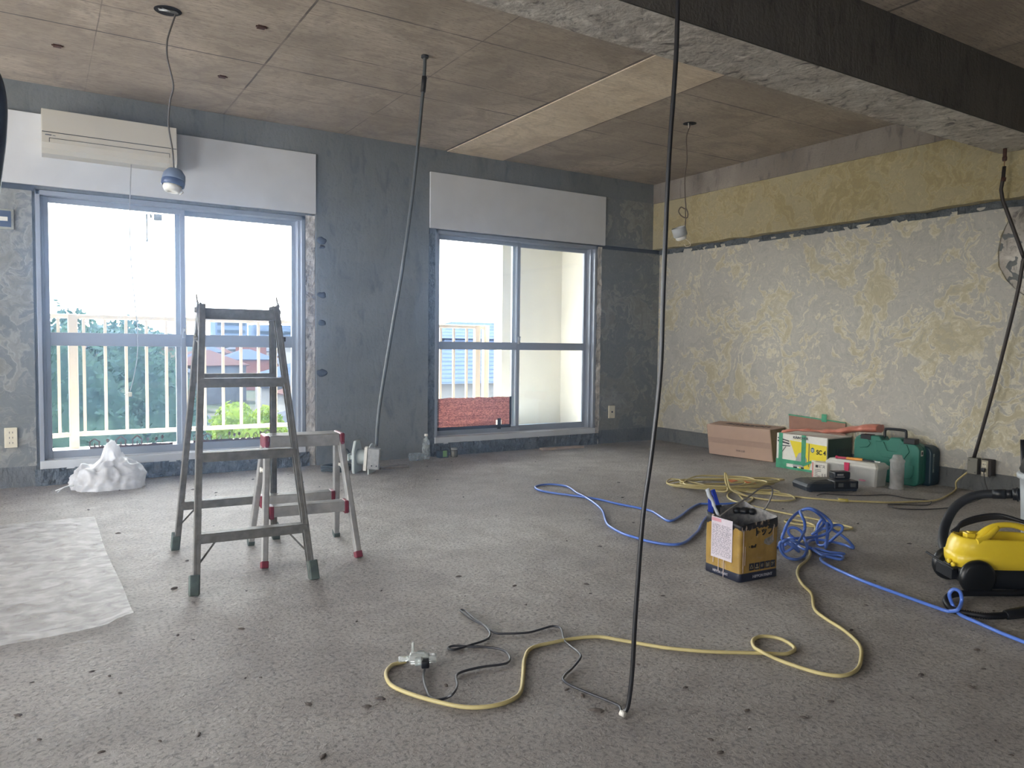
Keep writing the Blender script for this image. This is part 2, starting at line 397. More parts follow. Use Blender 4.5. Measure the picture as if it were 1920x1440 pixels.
# right wall
struct('wall_right', bx(((W2+.02, YB, 0), (W2+.2, D+.2, H))), CON_WALL)
struct('baseboard_right', bx(((W2+.006, YB, 0), (W2+.02, D, .139))), CON_BASE)
# lower plaster skin with the broken opening at its near end
mt_r = Matrix(((0, 0, -1, W2+.02), (1, 0, 0, 0), (0, 1, 0, 0), (0, 0, 0, 1)))
rng = random.Random(4)
edge = []
z_ = 1.95
hole = [(2.60, 1.95), (2.58, 1.86), (2.62, 1.76), (2.64, 1.66), (2.62, 1.55), (2.57, 1.46), (2.52, 1.40), (2.44, 1.33), (2.36, 1.28), (2.2, 1.22), (2.0, 1.2), (1.8, 1.3), (1.72, 1.6), (1.75, 1.95)]
hj = [(a+rng.uniform(-.008, .008), b+rng.uniform(-.008, .008)) if 0 < i < len(hole)-1 else (a, b) for i, (a, b) in enumerate(hole)]
top = []
yy = D-.02
while yy > 2.66: top.append((yy, 1.963+noise.noise(Vector((yy*6, 1, 0)))*.012)); yy -= .06
poly = top+hj+[(YB, 1.95), (YB, .139), (D-.02, .139)]
b = MB(); b.prism(poly, 0, .02, mt_r); struct('trim_%d' % k, b, PL_LOW, 'patchy plaster on the lower right wall'); k += 1
rough_slab('trim_%d' % k, CON_CHIP, lambda u, v: (Vector((W2+.018, 1.7+.96*u, 1.18+.8*v)), Vector((-1, 0, 0)), False), 50, 40, 61, .008, 'bare concrete in the broken plaster'); k += 1
# upper skin, thicker, with ragged lower and upper edges
pu = []; yy = D-.02
while yy > YB: pu.append((yy, 1.986+noise.noise(Vector((yy*5, 7, 0)))*.012)); yy -= .06
pu2 = [(y, 2.453+noise.noise(Vector((y*7, 3, 0)))*.006) for y, _ in reversed(pu)]
b = MB(); b.prism(pu+pu2, .003, W2+.02-W+.004, mt_r); struct('trim_%d' % k, b, PL_HI, 'ochre stained plaster above the groove'); k += 1
rough_slab('trim_%d' % k, CON_RUB, lambda u, v: (Vector((W2-.004, YB+.1+(D-YB-.12)*u, 1.935+.07*v)), Vector((-1, 0, 0)), False), 330, 4, 71, .022, 'rough open groove across the right wall'); k += 1
struct('trim_%d' % k, bx(((W-.012, YB, 2.453), (W2+.02, D-.03, H-.0005))), CON_BEAM, 'bare concrete band under the ceiling'); k += 1
b = MB().box((XL-.15, YB, 0), (XL, D+.2, .1)).box((XL-.15, YB, 2.0), (XL, D+.2, H)); y = YB
for a, c in LEFTOPS+[(D+.2, 0)]: b.box((XL-.15, y, .1), (XL, a, 2.0)); y = c
struct('wall_left', b, CON_WALL)
b = MB().box((XL, YB-.15, 0), (W2+.02, YB, .9)).box((XL, YB-.15, 2.2), (W2+.02, YB, H)); x = XL
for a, c in BACKOPS+[(W2+.02, 0)]: b.box((x, YB-.15, .9), (a, YB, 2.2)); x = c
struct('wall_back', b, CON_WALL)
# cross beam: smooth face with its shade put into the dark colour, chipped underside
YN, YF, ZBm = 2.271, 2.594, 2.280
struct('trim_%d' % k, bx(((XL, YN, ZBm+.004), (W2+.02, YF, H-.0005))), mat_concrete('concrete_beam_shaded', srgb(78, 74, 68), srgb(92, 88, 82), srgb(52, 48, 46), 1.5, .5), 'deep concrete beam crossing the room'); k += 1
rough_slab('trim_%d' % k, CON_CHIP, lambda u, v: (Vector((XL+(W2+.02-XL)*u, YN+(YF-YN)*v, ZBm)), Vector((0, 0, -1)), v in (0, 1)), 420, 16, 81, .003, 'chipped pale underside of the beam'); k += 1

# ---------------- windows
def sash(win, x0, x1, z0, z1, y, tz0, tz1, glass, frame):
    f_ = MB(); t_ = .028; s_ = .034
    f_.box((x0, y, z0), (x0+s_, y+t_, z1)); f_.box((x1-s_, y, z0), (x1, y+t_, z1))
    f_.box((x0+s_, y, z0), (x1-s_, y+t_, z0+.06)); f_.box((x0+s_, y, z1-.035), (x1-s_, y+t_, z1))
    f_.box((x0+s_, y, tz0), (x1-s_, y+t_, tz1))
    fo = bevel(f_.build('sash', frame, win), .002)
    p = MB().box((x0+s_-.004, y+.011, z0+.05), (x1-s_+.004, y+.016, z1-.03)); p.build('pane', glass, fo)
    return fo
def window(n, x0, x1, tz0, tz1, glass2, lab):
    w_ = thing('window_%d' % n, lab, None, ((x0+x1)/2, D, ZB)); del_ = w_; w_['kind'] = 'structure'
    fr = MB(); Y0, Y1 = D-.016, D+.13
    fr.box((x0, Y0, ZB), (x0+.026, Y1, ZT)); fr.box((x1-.026, Y0, ZB), (x1, Y1, ZT)); fr.box((x0, Y0, ZT-.03), (x1, Y1, ZT))
    fr.box((x0+.026, D+.03, ZB+.05), (x0+.045, Y1, ZT-.03)); fr.box((x1-.045, D+.03, ZB+.05), (x1-.026, Y1, ZT-.03))
    o = fr.build('window_frame', ALU, w_, True); bevel(o, .002)
    s_ = MB().box((x0, D-.03, ZB-.01), (x1, D+.03, ZB+.05)).box((x0, D+.03, ZB-.01), (x1, D+.15, ZB+.04)).box((x0+.02, D+.048, ZB+.04), (x1-.02, D+.054, ZB+.055))
    bevel(s_.build('window_sill', ALU_W, w_, True), .003)
    mid = (x0+x1)/2
    w2_ = thing('tmp', None, None)
    a = sash(w_, x0+.04, mid+.032, ZB+.045, ZT-.03, D+.055, tz0, tz1, GLASS, ALU)
    b_ = sash(w_, mid-.032, x1-.04, ZB+.045, ZT-.03, D+.092, tz0, tz1, glass2, ALU)
    for q in (a, b_):
        q.location = -Vector(w_.location)
    bpy.data.objects.remove(w2_)
    # crescent lock
    lk = MB().box((mid+.008, D+.035, (tz0+tz1)/2+.02), (mid+.026, D+.056, (tz0+tz1)/2+.09)).tube([(mid+.018, D+.035, (tz0+tz1)/2+.055), (mid+.018, D+.022, (tz0+tz1)/2+.09)], .006)
    lk.build('window_lock', STEEL, w_, True)
    return w_, a, b_
w1, w1a, w1b = window(1, .004, 1.794, .939, 1.03, GLASS, 'large sliding balcony window on the left')
w2, w2a, w2b = window(2, 2.934, 4.707, .936, 1.006, GLASS, 'sliding balcony window on the right with red film')
w3, w3a, w3b = window(3, -3.0, -1.2, .936, 1.006, GLASS, 'added sliding balcony window out of view to the left, for fill light')  # unseen window, added to brighten the floor on the left
# village silhouette stickers along the bottom of the left window's panes
STK = M('brown_film', srgb(120, 92, 90), .7, var=.3)
def sticker(parent_sash, xs, yy, zb, sc=1.35):
    b = MB(); mt = face_mt((0, yy, 0), (1, 0, 0), (0, 0, 1)); rr = random.Random(int(xs[0]*100)+3)
    x = xs[0]
    # soil strip
    pts = []; n = 60
    for i in range(n+1):
        t = i/n; pts.append((xs[0]+(xs[1]-xs[0])*t, zb+.010+.008*noise.noise(Vector((t*30, 2, xs[0])))+.006))
    b.prism([(xs[0], zb-.002)]+[(xs[1], zb-.002)]+list(reversed(pts)), 0, .0008, mt)
    while x < xs[1]-.05:
        k_ = rr.choice('hthcthet'); h = rr.uniform(.03, .05)*sc
        if k_ == 'h':      # house outline
            w_ = .058; t_ = .009
            for p, q in (((x, 0), (x, h*.6)), ((x+w_, 0), (x+w_, h*.6)), ((x-.006, h*.55), (x+w_/2, h)), ((x+w_/2, h), (x+w_+.006, h*.55)), ((x+w_*.5, 0), (x+w_*.5, h*.4))):
                b.bar((p[0], yy, zb+.012+p[1]), (q[0], yy, zb+.012+q[1]), t_, .0008, (1, 0, .3))
            x += w_
        elif k_ == 't':    # round tree
            b.bar((x+.01, yy, zb), (x+.01, yy, zb+h*.7), .004, .0008, (1, 0, 0))
            b.prism([(x+.01+.010*cos(a*pi/5), zb+.012+h*.75+.014*sin(a*pi/5)) for a in range(10)], 0, .0008, mt); x += .02
        else:              # arch
            for a in range(6):
                a0, a1 = pi*a/6, pi*(a+1)/6
                b.bar((x+.02+.018*cos(a0), yy, zb+.012+h*.8*sin(a0)), (x+.02+.018*cos(a1), yy, zb+.012+h*.8*sin(a1)), .006, .0008, (1, 0, .5))
            x += .04
        x += rr.uniform(.008, .05)
    o = b.build('sticker', STK, parent_sash); return o
s1 = sticker(w1a, (.30, .835), D+.0675, ZB+.105); s2 = sticker(w1b, (.98, 1.68), D+.1045, ZB+.105)
mtw = face_mt((0, D+.0675, 0), (1, 0, 0), (0, 0, 1))
# reddish woven film on the lower left pane of the right window
t = NT('red_woven_film'); p = t.pos((1, 1, 1)); n1 = t.noise(t.pos((1, 1, 2.2)), 75, 6, .3, .7); n2 = t.noise(t.pos((1, 1, 60)), 2.2, 3)
c = t.mix(t.ramp(n1, [(.40, 0), (.6, 1)]), srgb(138, 98, 94), srgb(232, 186, 172)); c = t.mix(t.ramp(n2, [(.4, .5), (.55, 0)]), c, srgb(112, 78, 76))
t.col(c); tl = t.n('BsdfTranslucent', {'Color': c}); mx = t.n('MixShader', {0: .6, 1: t.b.outputs[0], 2: tl.outputs[0]}); t.L(mx.outputs[0], t.out.inputs[0]); REDF = t.m
b = MB(); pts = [(2.972+.79*i/16, .500+.008*noise.noise(Vector((i*.5, 0, 4)))) for i in range(17)]
b.prism([(2.972, .235), (3.60, .235), (3.60, .285), (3.66, .285), (3.66, .235), (3.762, .235)]+list(reversed(pts)), 0, .002, face_mt((0, D+.054, 0), (1, 0, 0), (0, 0, 1)))
fo = b.build('window_film', REDF, w2a); fo['label'] = 'torn reddish woven film'
b = MB(); b.box((2.972, D+.050, .212), (3.762, D+.054, .24)); b.box((3.615, D+.046, .20), (3.65, D+.054, .30)); b.box((3.745, D+.05, .24), (3.765, D+.054, .50))
b.build('film_edge', DARK, w2a)
# hanging hook and bracket seen against the sky
b = MB(); b.tube([(.69, D+.16, 1.9), (.69, D+.16, 1.72), (.69, D+.16, 1.70)], [.006, .006, .011]); b.box((.735, D+.15, 1.86), (.79, D+.17, 1.905))
b.tube([(.715, D+.16, 1.9), (.72, D+.16, 1.875)], .008)
tag(b.build('curtain_hook', STEEL), 'small metal hook and bracket at the top of the left window', 'hook')
b = MB(); b.tube(cr([(3.02, D+.17, 1.92), (3.02, D+.17, 1.78), (3.035, D+.17, 1.73), (3.055, D+.17, 1.76), (3.06, D+.17, 1.80)]), .0025)
tag(b.build('wire_hook', WHITE), 'thin J shaped wire hook at the top left of the right window', 'hook')
# dark putty knots on the column edge beside the left window
PUT = M('dark_putty', srgb(58, 64, 76), .8, var=.3)
for z_, w__ in ((1.79, .035), (1.74, .02), (1.36, .03), (1.14, .03), (.74, .036)):
    b = MB(); b.loft([[(w__*s2*(1+.5*noise.noise(Vector((cos(a_*.524)*2, sin(a_*.524)*2, z_*9))))*cos(a_*.524), w__*s2*(1+.5*noise.noise(Vector((cos(a_*.524)*2, sin(a_*.524)*2, z_*9))))*sin(a_*.524), h2) for a_ in range(12)] for s2, h2 in ((1.05, 0), (.95, .004), (.5, .009), (.05, .010))], mt=Matrix.Translation((1.925, D-.031, z_)) @ Matrix.Rotation(R(90), 4, 'X') @ Matrix.Diagonal((1.1, .8, 1, 1)), cap=False)
    struct('trim_%d' % k, b, PUT, 'dark putty knot on the column'); k += 1
# white boards over the windows
for (x0, x1, zt0, zt1, zb0, zb1, lab) in [(XL+.2, 1.872, 2.452, 2.455, 1.99, 1.99, 'long white board above the left window behind the air conditioner'),
                                          (2.864, 4.778, 2.450, 2.452, 1.975, 1.99, 'white board above the right window')]:
    b = MB().box((x0, D-.052, zb0), (x1, D-.031 if x0 > 2 else D-.031, zt0))
    o = bevel(b.build('wall_board', BOARD, None, loc=((x0+x1)/2, D-.04, zb0)), .002); tag(o, lab, 'board')
    struct('trim_%d' % k, bx(((x0, D-.031, zb0+.004), (x1, D, zt0-.004))), CON_WALL, 'packing behind the white board'); k += 1

# ================================================================== OUTSIDE
RAILM = M('cream_paint', srgb(190, 174, 156), .5, var=.05)
CREAMW = M('cream_render', srgb(224, 219, 208), .85, var=.05, sc=3)
BALC = M('balcony_floor', srgb(190, 192, 190), .8, var=.1, sc=8)
PALEB = M('pale_blue_sheet', srgb(120, 170, 215), .6, var=.1)
struct('balcony_floor', bx(((-3.4, D+.2, -.12), (4.95, 7.18, .075)), ((-.2, 7.02, .075), (4.95, 7.16, .10))), BALC)
struct('balcony_ceiling', bx(((-3.4, D+.2, 2.66), (5.1, 7.22, 2.8))), CREAMW)
struct('outer_column', bx(((4.16, 6.84, -.1), (4.96, 7.0, 2.66)), ((4.93, D+.2, -.1), (5.1, 7.0, 2.66))), CREAMW)
def railing(p0, p1, nb, lab, posts):
    p0 = Vector(p0); p1 = Vector(p1); d = p1-p0
    t_ = thing('balcony_railing', lab, 'railing', ((p0+p1)/2).to_tuple())
    b = MB(); b.bar(p0+Vector((0, 0, 1.17)), p1+Vector((0, 0, 1.17)), .05, .035, (0, 0, 1) if 0 else (0, 1, 0)); bevel(b.build('top_rail', RAILM, t_, True), .008)
    b = MB(); b.bar(p0+Vector((0, 0, .215)), p1+Vector((0, 0, .215)), .04, .035, (0, 1, 0)); bevel(b.build('bottom_rail', RAILM, t_, True), .006)
    for i in range(nb):
        q = p0+d*((i+.5)/nb)
        b = MB(); b.box((q.x-.011, q.y-.011, .23), (q.x+.011, q.y+.011, 1.155)); b.build('baluster', RAILM, t_, True)
    for u, r_ in posts:
        q = p0+d*u
        b = MB(); b.box((q.x-r_, q.y-r_, .075), (q.x+r_, q.y+r_, 1.19)); bevel(b.build('post', RAILM, t_, True), .006)
railing((.245, 7.08, 0), (4.1, 7.08, 0), 25, 'cream metal balcony railing running straight outside both windows', [(0, .034), (.5, .03), (.972, .03), (1.0, .03)])
railing((-1.4, 6.3, 0), (.205, 7.06, 0), 13, 'angled end of the cream balcony railing at the far left', [(0, .03)])
b = MB(); b.tube(cr([(1.2, 7.5, 2.62), (1.7, 7.5, 2.40), (2.15, 7.5, 2.2), (2.5, 7.5, 1.98), (2.75, 7.5, 1.75)]), .022); b.tube([(2.75, 7.5, 1.75), (2.75, 7.22, 1.75), (2.75, 7.22, 2.66)], .02); b.tube([(1.2, 7.5, 2.62), (1.2, 7.22, 2.7)], .02)
tag(b.build('awning_arm', RAILM), 'curved cream arm outside, top right of the left window', 'bracket')
b = MB().box((4.2, 6.45, .075), (4.9, 6.80, .125)).box((4.3, 6.5, .125), (4.8, 6.75, .14)); tag(bevel(b.build('folded_sheet', PALEB), .01), 'folded blue sheet on the balcony floor behind the right pane', 'sheet')

# ground far below, hills, trees and town
GZ = -9.5
t = NT('town_ground'); p = t.pos(); n1 = t.noise(p, .05, 5, .5)
t.col(t.mix(t.ramp(n1, [(.4, 0), (.6, 1)]), srgb(34, 44, 36), srgb(52, 54, 54))); t.b.inputs['Roughness'].default_value = .95; t.b.inputs['Specular IOR Level'].default_value = 0
b = MB(); nr = 40
vs = []; fs = []
for i in range(41):
    for j in range(41):
        X = -500+i*40; Y = 9+j*30; z = GZ + max(0, (Y-250))*.0115 + 2*noise.noise(Vector((X*.01, Y*.01, 0)))
        vs.append((X, Y, z))
for i in range(40):
    for j in range(40): a = i*41+j; fs.append((a, a+41, a+42, a+1))
b.add(vs, fs, True); struct('ground_outside', b, t.m)
HILL = M('far_trees', srgb(42, 52, 56), .95, var=.3, sc=.2, spec=0)
b = MB(); vs = []; fs = []
for i in range(121):
    X = -200+i*8; Y = 640-abs(X-200)*.1
    h = 9+7*noise.noise(Vector((X*.012, 1, 0)))+3*noise.noise(Vector((X*.06, 1, 0)))+1.4*noise.noise(Vector((X*.3, 1, 0)))
    vs += [(X, Y-30, -8), (X, Y, h*.85), (X, Y+40, h), (X, Y+90, -8)]
for i in range(120):
    for j in range(3): a = i*4+j; fs.append((a, a+4, a+5, a+1))
b.add(vs, fs, True); struct('hills_outside', b, HILL)
LEAF = [None, None, None]
def leafmat(name, c1, c2):
    t = NT(name); n = t.noise(t.pos(), 1.6, 5)
    c = t.mix(t.ramp(n, [(.35, 0), (.65, 1)]), c1, c2); t.col(c); t.b.inputs['Roughness'].default_value = .9; t.b.inputs['Specular IOR Level'].default_value = .02
    tl = t.n('BsdfTranslucent', {'Color': c}); mx = t.n('MixShader', {0: .35, 1: t.b.outputs[0], 2: tl.outputs[0]}); t.L(mx.outputs[0], t.out.inputs[0]); return t.m
LDARK = leafmat('leaves_blue_green', srgb(30, 46, 46), srgb(44, 62, 54)); LLIGHT = leafmat('leaves_bright', srgb(60, 78, 30), srgb(84, 100, 40))
TRUNK = M('bark', srgb(90, 76, 62), .9)
def tree(x, y, top, rad, label, lm, seed, n=2600, group=None, low=None):
    t_ = thing('tree', label, 'tree', (x, y, GZ), 0, group)
    rr = random.Random(seed); b = MB(); vs = []; fs = []
    low = low if low is not None else top-rad*2.6
    cz = (top+low)/2; hz = (top-low)/2
    for i in range(n):
        a = rr.uniform(0, 2*pi); s = rr.uniform(-1, 1); q = math.sqrt(1-s*s)
        lump = 1+.22*noise.noise(Vector((cos(a)*q*2.2+seed, sin(a)*q*2.2, s*3)))+.05*rr.gauss(0, 1)
        p = Vector((x+rad*q*cos(a)*lump, y+rad*q*sin(a)*lump, cz+hz*s*(1+.12*noise.noise(Vector((a*3, s*4, seed))))))
        d1 = Vector((rr.gauss(0, 1), rr.gauss(0, 1), rr.gauss(0, 1))).normalized(); d2 = d1.orthogonal().normalized()
        z = rr.uniform(.035, .085)*max(1, rad/2.2); o = len(vs)
        vs += [p-d1*z, p+d2*z*.6, p+d1*z, p-d2*z*.6]; fs.append((o, o+1, o+2, o+3))
    b.add(vs, fs)
    # inner mass
    loops = []
    for i in range(13):
        s = -1+2*i/12; q = math.sqrt(max(0.001, 1-s*s)); lp = []
        for j in range(18):
            a = 2*pi*j/18; lump = .99*(1+.22*noise.noise(Vector((cos(a)*q*2.2+seed, sin(a)*q*2.2, s*3))))
            lp.append((x+rad*q*cos(a)*lump, y+rad*q*sin(a)*lump, cz+hz*s*.95))
        loops.append(lp)
    b.loft(loops); b.build('crown', lm, t_, True)
    MB().tube([(x, y, GZ-.3), (x+.1, y, (GZ+low)/2), (x, y, low+hz*.6)], [.28, .22, .15]).build('trunk', TRUNK, t_, True)
for i, (x, y, top, rad) in enumerate([(-3.9, 14.5, 1.5, 2.2), (-1.4, 14.0, 1.25, 1.9), (.3, 14.6, 1.35, 1.7), (1.35, 15.2, 1.30, 1.35), (2.05, 17.2, .62, 1.3)]):
    tree(x, y, top, rad, ['broad blue green tree at the far left outside', 'blue green tree close behind the angled railing', 'blue green tree filling the left pane of the left window', 'blue green tree just left of the window mullion', 'lower blue green tree right of the window mullion, top below the transom'][i], LDARK, 10+i, 9000, None, -7.5)
for i, (x, y, top, rad) in enumerate([(3.5, 21, -1.25, .8), (4.65, 22, -.75, .85), (5.75, 23, -.95, .7), (2.75, 21.5, -2.0, .7)]):
    tree(x, y, top, rad, ['bright green tree, second from left seen between the ladder legs', 'tallest bright green tree seen between the ladder legs', 'small bright green tree, rightmost seen through the ladder', 'lowest bright green bush beside the left ladder leg'][i], LLIGHT, 40+i, 3000, None, top-3.4)
WALLS = [M('house_wall_%s' % n_, srgb(*c_), .8, var=.05, sc=.5, spec=0) for n_, c_ in (('white', (84, 86, 88)), ('cream', (74, 71, 66)), ('pink', (72, 52, 50)), ('grey', (58, 62, 68)))]
ROOFS = [M('roof_%s' % n_, srgb(*c_), .7, var=.1, sc=1, spec=0) for n_, c_ in (('grey', (46, 50, 58)), ('brown', (52, 42, 42)), ('blue', (42, 50, 66)))]
WIN_D = M('distant_window', srgb(30, 38, 46), .6, spec=.05)
def house(x, y, z, w_, d_, h, rh, rz, wm, rm, label, group=None, wins=True):
    t_ = thing('house', label, 'building', (x, y, z), rz, group)
    MB().box((-w_/2, -d_/2, -2), (w_/2, d_/2, h)).build('wall', wm, t_)
    e = .4; a, b_ = w_/2+e, d_/2+e; rx = max(0, a-b_)
    MB().add([(-a, -b_, h), (a, -b_, h), (a, b_, h), (-a, b_, h), (-rx-.01, 0, h+rh), (rx+.01, 0, h+rh), (-a, -b_, h-.15), (a, -b_, h-.15), (a, b_, h-.15), (-a, b_, h-.15)],
             [(0, 1, 5, 4), (1, 2, 5), (2, 3, 4, 5), (3, 0, 4), (0, 6, 7, 1), (1, 7, 8, 2), (2, 8, 9, 3), (3, 9, 6, 0), (9, 8, 7, 6)]).build('roof', rm, t_)
    if wins:
        for i in (-1, 1):
            for zz in ([h*.25, h*.68] if h > 4 else [h*.5]):
                MB().box((i*w_*.25-.5, -d_/2-.04, zz-.4), (i*w_*.25+.5, -d_/2, zz+.5)).build('window', WIN_D, t_)
    return t_
def gz(X, Y): return GZ + max(0, (Y-250))*.0115 + 2*noise.noise(Vector((X*.01, Y*.01, 0)))
rr = random.Random(7); nh = 0; placed = []
while nh < 110:
    Y = 42+rr.random()**1.3*330; ang = rr.uniform(.02, .62); X = Y*math.tan(ang)
    if (X-16)**2+(Y-30)**2 < 18**2 or (X-6)**2+(Y-31)**2 < 14**2 or any((X-a)**2+(Y-b_)**2 < 13**2 for a, b_ in placed): continue
    placed.append((X, Y)); nh += 1
    hh = rr.choice([5.5, 5.8, 6.2, 6.5, 3.2, 9]) if Y > 90 else rr.choice([3.0, 5.0, 5.5])
    house(X, Y, gz(X, Y), rr.uniform(7, 12), rr.uniform(6, 9), hh, rr.uniform(1.2, 2.2), rr.uniform(-.6, .6), rr.choice(WALLS), rr.choice(ROOFS), 'small hazy house in the town far below the balcony', 'houses in the distant town', Y < 110)
# nearer roofs seen between the ladder legs
house(4.2, 30, -8.2, 8, 6, 4.2, 1.6, .15, WALLS[3], ROOFS[1], 'low house with brown roof behind the bright green trees')
house(11.2, 38, -8.6, 5, 5, 5.2, 1.2, -.1, WALLS[0], ROOFS[0], 'pale house right of the bright green trees, grey roof')
for (x, y, w_, d_, z1, label) in [(86, 420, 16, 14, 16, 'blue grey apartment tower on the horizon, left of its pale neighbour'), (112, 430, 24, 14, 11, 'wide pale apartment block on the horizon')]:
    t_ = thing('apartment_block', label, 'building', (x, y, -9))
    MB().box((-w_/2, -d_/2, 0), (w_/2, d_/2, z1+9)).build('wall', M('tower', srgb(60, 72, 90), .7, spec=0), t_)
    for i in range(5):
        MB().box((-w_/2+1, -d_/2-.3, 3+i*(z1+4)/5), (w_/2-1, -d_/2, 4.6+i*(z1+4)/5)).build('window_band', WIN_D, t_)
# the big blue-roofed house close to the right window
t = NT('blue_roof_tiles'); wv = t.n('TexWave', {'Vector': t.pos((1, 1, 1)), 'Scale': 2.2, 'Distortion': .3}, bands_direction='Z')
t.col(t.mix(t.ramp(wv.outputs['Fac'], [(.0, 1), (.25, 0)]), srgb(50, 60, 80), srgb(36, 46, 66))); t.b.inputs['Roughness'].default_value = .8; t.b.inputs['Specular IOR Level'].default_value = 0; t.bump(wv.outputs['Fac'], .3, .05); BTILE = t.m
t_ = thing('neighbour_house', 'large white house with blue tiled hip roof beyond the right window', 'building', (16, 28, GZ))
MB().box((-4.2, -3.5, -.5), (7, 6, 9.15)).build('wall', WALLS[0], t_)
MB().add([(-4.7, -4, 9.1), (7.5, -4, 9.1), (7.5, 6.5, 9.1), (-4.7, 6.5, 9.1), (-2.2, -1.0, 10.75), (4.6, -1.0, 10.75), (4.6, 3.5, 10.75), (-2.2, 3.5, 10.75)], [(0, 1, 5, 4), (1, 2, 6, 5), (2, 3, 7, 6), (3, 0, 4, 7), (4, 5, 6, 7), (3, 2, 1, 0)]).build('roof', BTILE, t_)
MB().add([(-2.6, -1.2, 10.75), (5, -1.2, 10.75), (5, 3.7, 10.75), (-2.6, 3.7, 10.75), (-.8, 1.2, 11.5), (3.2, 1.2, 11.5)], [(0, 1, 5, 4), (1, 2, 5), (2, 3, 4, 5), (3, 0, 4), (3, 2, 1, 0)]).build('upper_roof', BTILE, t_)
for x in (-3.6, -1.5, .8): 
    f_ = MB().box((x, -3.56, 7.2), (x+.75, -3.5, 8.35)).build('window', WIN_D, t_); MB().box((x-.05, -3.6, 7.15), (x+.8, -3.56, 7.22)).build('window_ledge', WALLS[3], f_)

# ================================================================== OBJECTS
# ---- air conditioner
t_ = thing('air_conditioner', 'cream wall mounted air conditioner above the left window', 'air conditioner', (.443, D-.052, 2.18))
yb, yf = D-.0525, D-.235
prof = [(yb, 2.175), (yf+.05, 2.175), (yf+.012, 2.20), (yf, 2.235), (yf, 2.40), (yf+.012, 2.447), (yf+.05, 2.453), (yb, 2.453)]
mx_ = Matrix(((0, 0, 1, 0), (1, 0, 0, 0), (0, 1, 0, 0), (0, 0, 0, 1)))
ACM = M('ac_cream', srgb(186, 182, 170), .45, var=.03, sc=5)
MB().prism(prof, .046, .84, mx_).build('body', ACM, t_, True)
bevel(MB().box((.048, yf-.003, 2.304), (.838, yf+.001, 2.444)).build('front_panel', ACM, t_, True), .002)
pl_ = [(yf-.0025, 2.262), (yf-.0025, 2.236), (yf+.0095, 2.199), (yf+.040, 2.180), (yf+.042, 2.183), (yf+.012, 2.202), (yf, 2.237), (yf, 2.262)]
MB().prism(pl_, .09, .79, mx_).build('louvre', ACM, t_, True)
MB().box((.086, yf-.0012, 2.263), (.794, yf+.002, 2.266)).box((.086, yf-.0012, 2.238), (.089, yf+.002, 2.266)).box((.791, yf-.0012, 2.238), (.794, yf+.002, 2.266)).box((.048, yf-.0012, 2.299), (.838, yf+.001, 2.303)).build('panel_gap', DARK, t_, True)
MB().box((.065, yf-.0015, 2.280), (.100, yf, 2.286)).box((.106, yf-.0015, 2.280), (.122, yf, 2.283)).build('maker_mark', M('grey_mark', srgb(80, 82, 90), .6), t_, True)
# thin white power cord hanging with its plug
t_ = thing('power_cord', 'thin pale power cord with a plug hanging in front of the left window', 'cord', (.56, 5.80, 2.17))
pts = [(.562, 5.80, 2.178), (.549, 5.80, 1.846), (.552, 5.80, 1.557), (.571, 5.80, 1.268), (.588, 5.80, 1.049), (.583, 5.80, .865), (.558, 5.80, .718), (.536, 5.80, .63)]
MB().tube(cr(pts, 8), .0032, 6).build('cable', M('pale_grey_cord', srgb(150, 152, 156), .5), t_, True)
q = MB().rbox((.518, 5.79, .595), (.548, 5.812, .625), .004).build('plug', CREAMP, t_, True)
MB().box((.500, 5.796, .607), (.519, 5.798, .613)).box((.500, 5.804, .607), (.519, 5.806, .613)).build('prong', STEEL, q).location = -Vector(t_.location)
# ---- pendant lamp holders
def pendant(lab, hole, cord, rad, mats):
    t_ = thing('lamp_holder', lab, 'lamp', hole)
    MB().tube(cr(cord, 6), .0045, 6).build('cord', mats[0], t_, True)
    return t_
c1 = [(.627, 4.254, 2.645), (.596, 4.259, 2.545), (.584, 4.26, 2.49), (.585, 4.26, 2.41), (.611, 4.257, 2.281), (.595, 4.259, 2.199), (.587, 4.26, 2.077), (.603, 4.258, 1.958), (.609, 4.257, 1.862)]
t_ = pendant('round lamp holder hanging on a grey cord in front of the air conditioner', (.607, 4.258, 1.75), c1, .05, [GREYC])
C1 = Vector((.607, 4.258, 1.80)); tl_ = Matrix.Translation(C1) @ Matrix.Rotation(R(10), 4, 'Y') @ Matrix.Rotation(R(-6), 4, 'X')
HOLD = M('blue_grey_plastic', srgb(104, 116, 138), .5)
MB().lathe([(.012, .065), (.034, .058), (.052, .035), (.056, .01), (.055, -.012)], n=28, mt=tl_).build('cap', HOLD, t_, True)
MB().lathe([(.055, .004), (.0575, -.004), (.056, -.026), (.05, -.030)], n=28, mt=tl_, cap=False).build('collar', M('dark_blue_plastic', srgb(60, 76, 110), .35), t_, True)
MB().lathe([(.044, -.02), (.046, -.040), (.036, -.058), (.022, -.062), (.018, -.055)], n=20, mt=tl_).build('socket', WHITE, t_, True)
b = MB(); b.tube([tl_ @ Vector((.042, 0, -.035)), tl_ @ Vector((.054, .004, -.046)), tl_ @ Vector((.040, .006, -.060))], .004, 6); b.build('clip', WHITE, t_, True)
t_ = thing('ceiling_hole', 'round hole in the ceiling with bundled wires, top left', 'hole', (.593, 4.259, 2.64))
MB().lathe([(.062, -.001), (.055, .0), (.001, .0)], (.59, 4.262, 2.6488), n=20, cap=False).lathe([(.066, 0), (.05, -.0015)], (.59, 4.262, 2.65), n=20, cap=False).build('rim', DARK, t_, True)
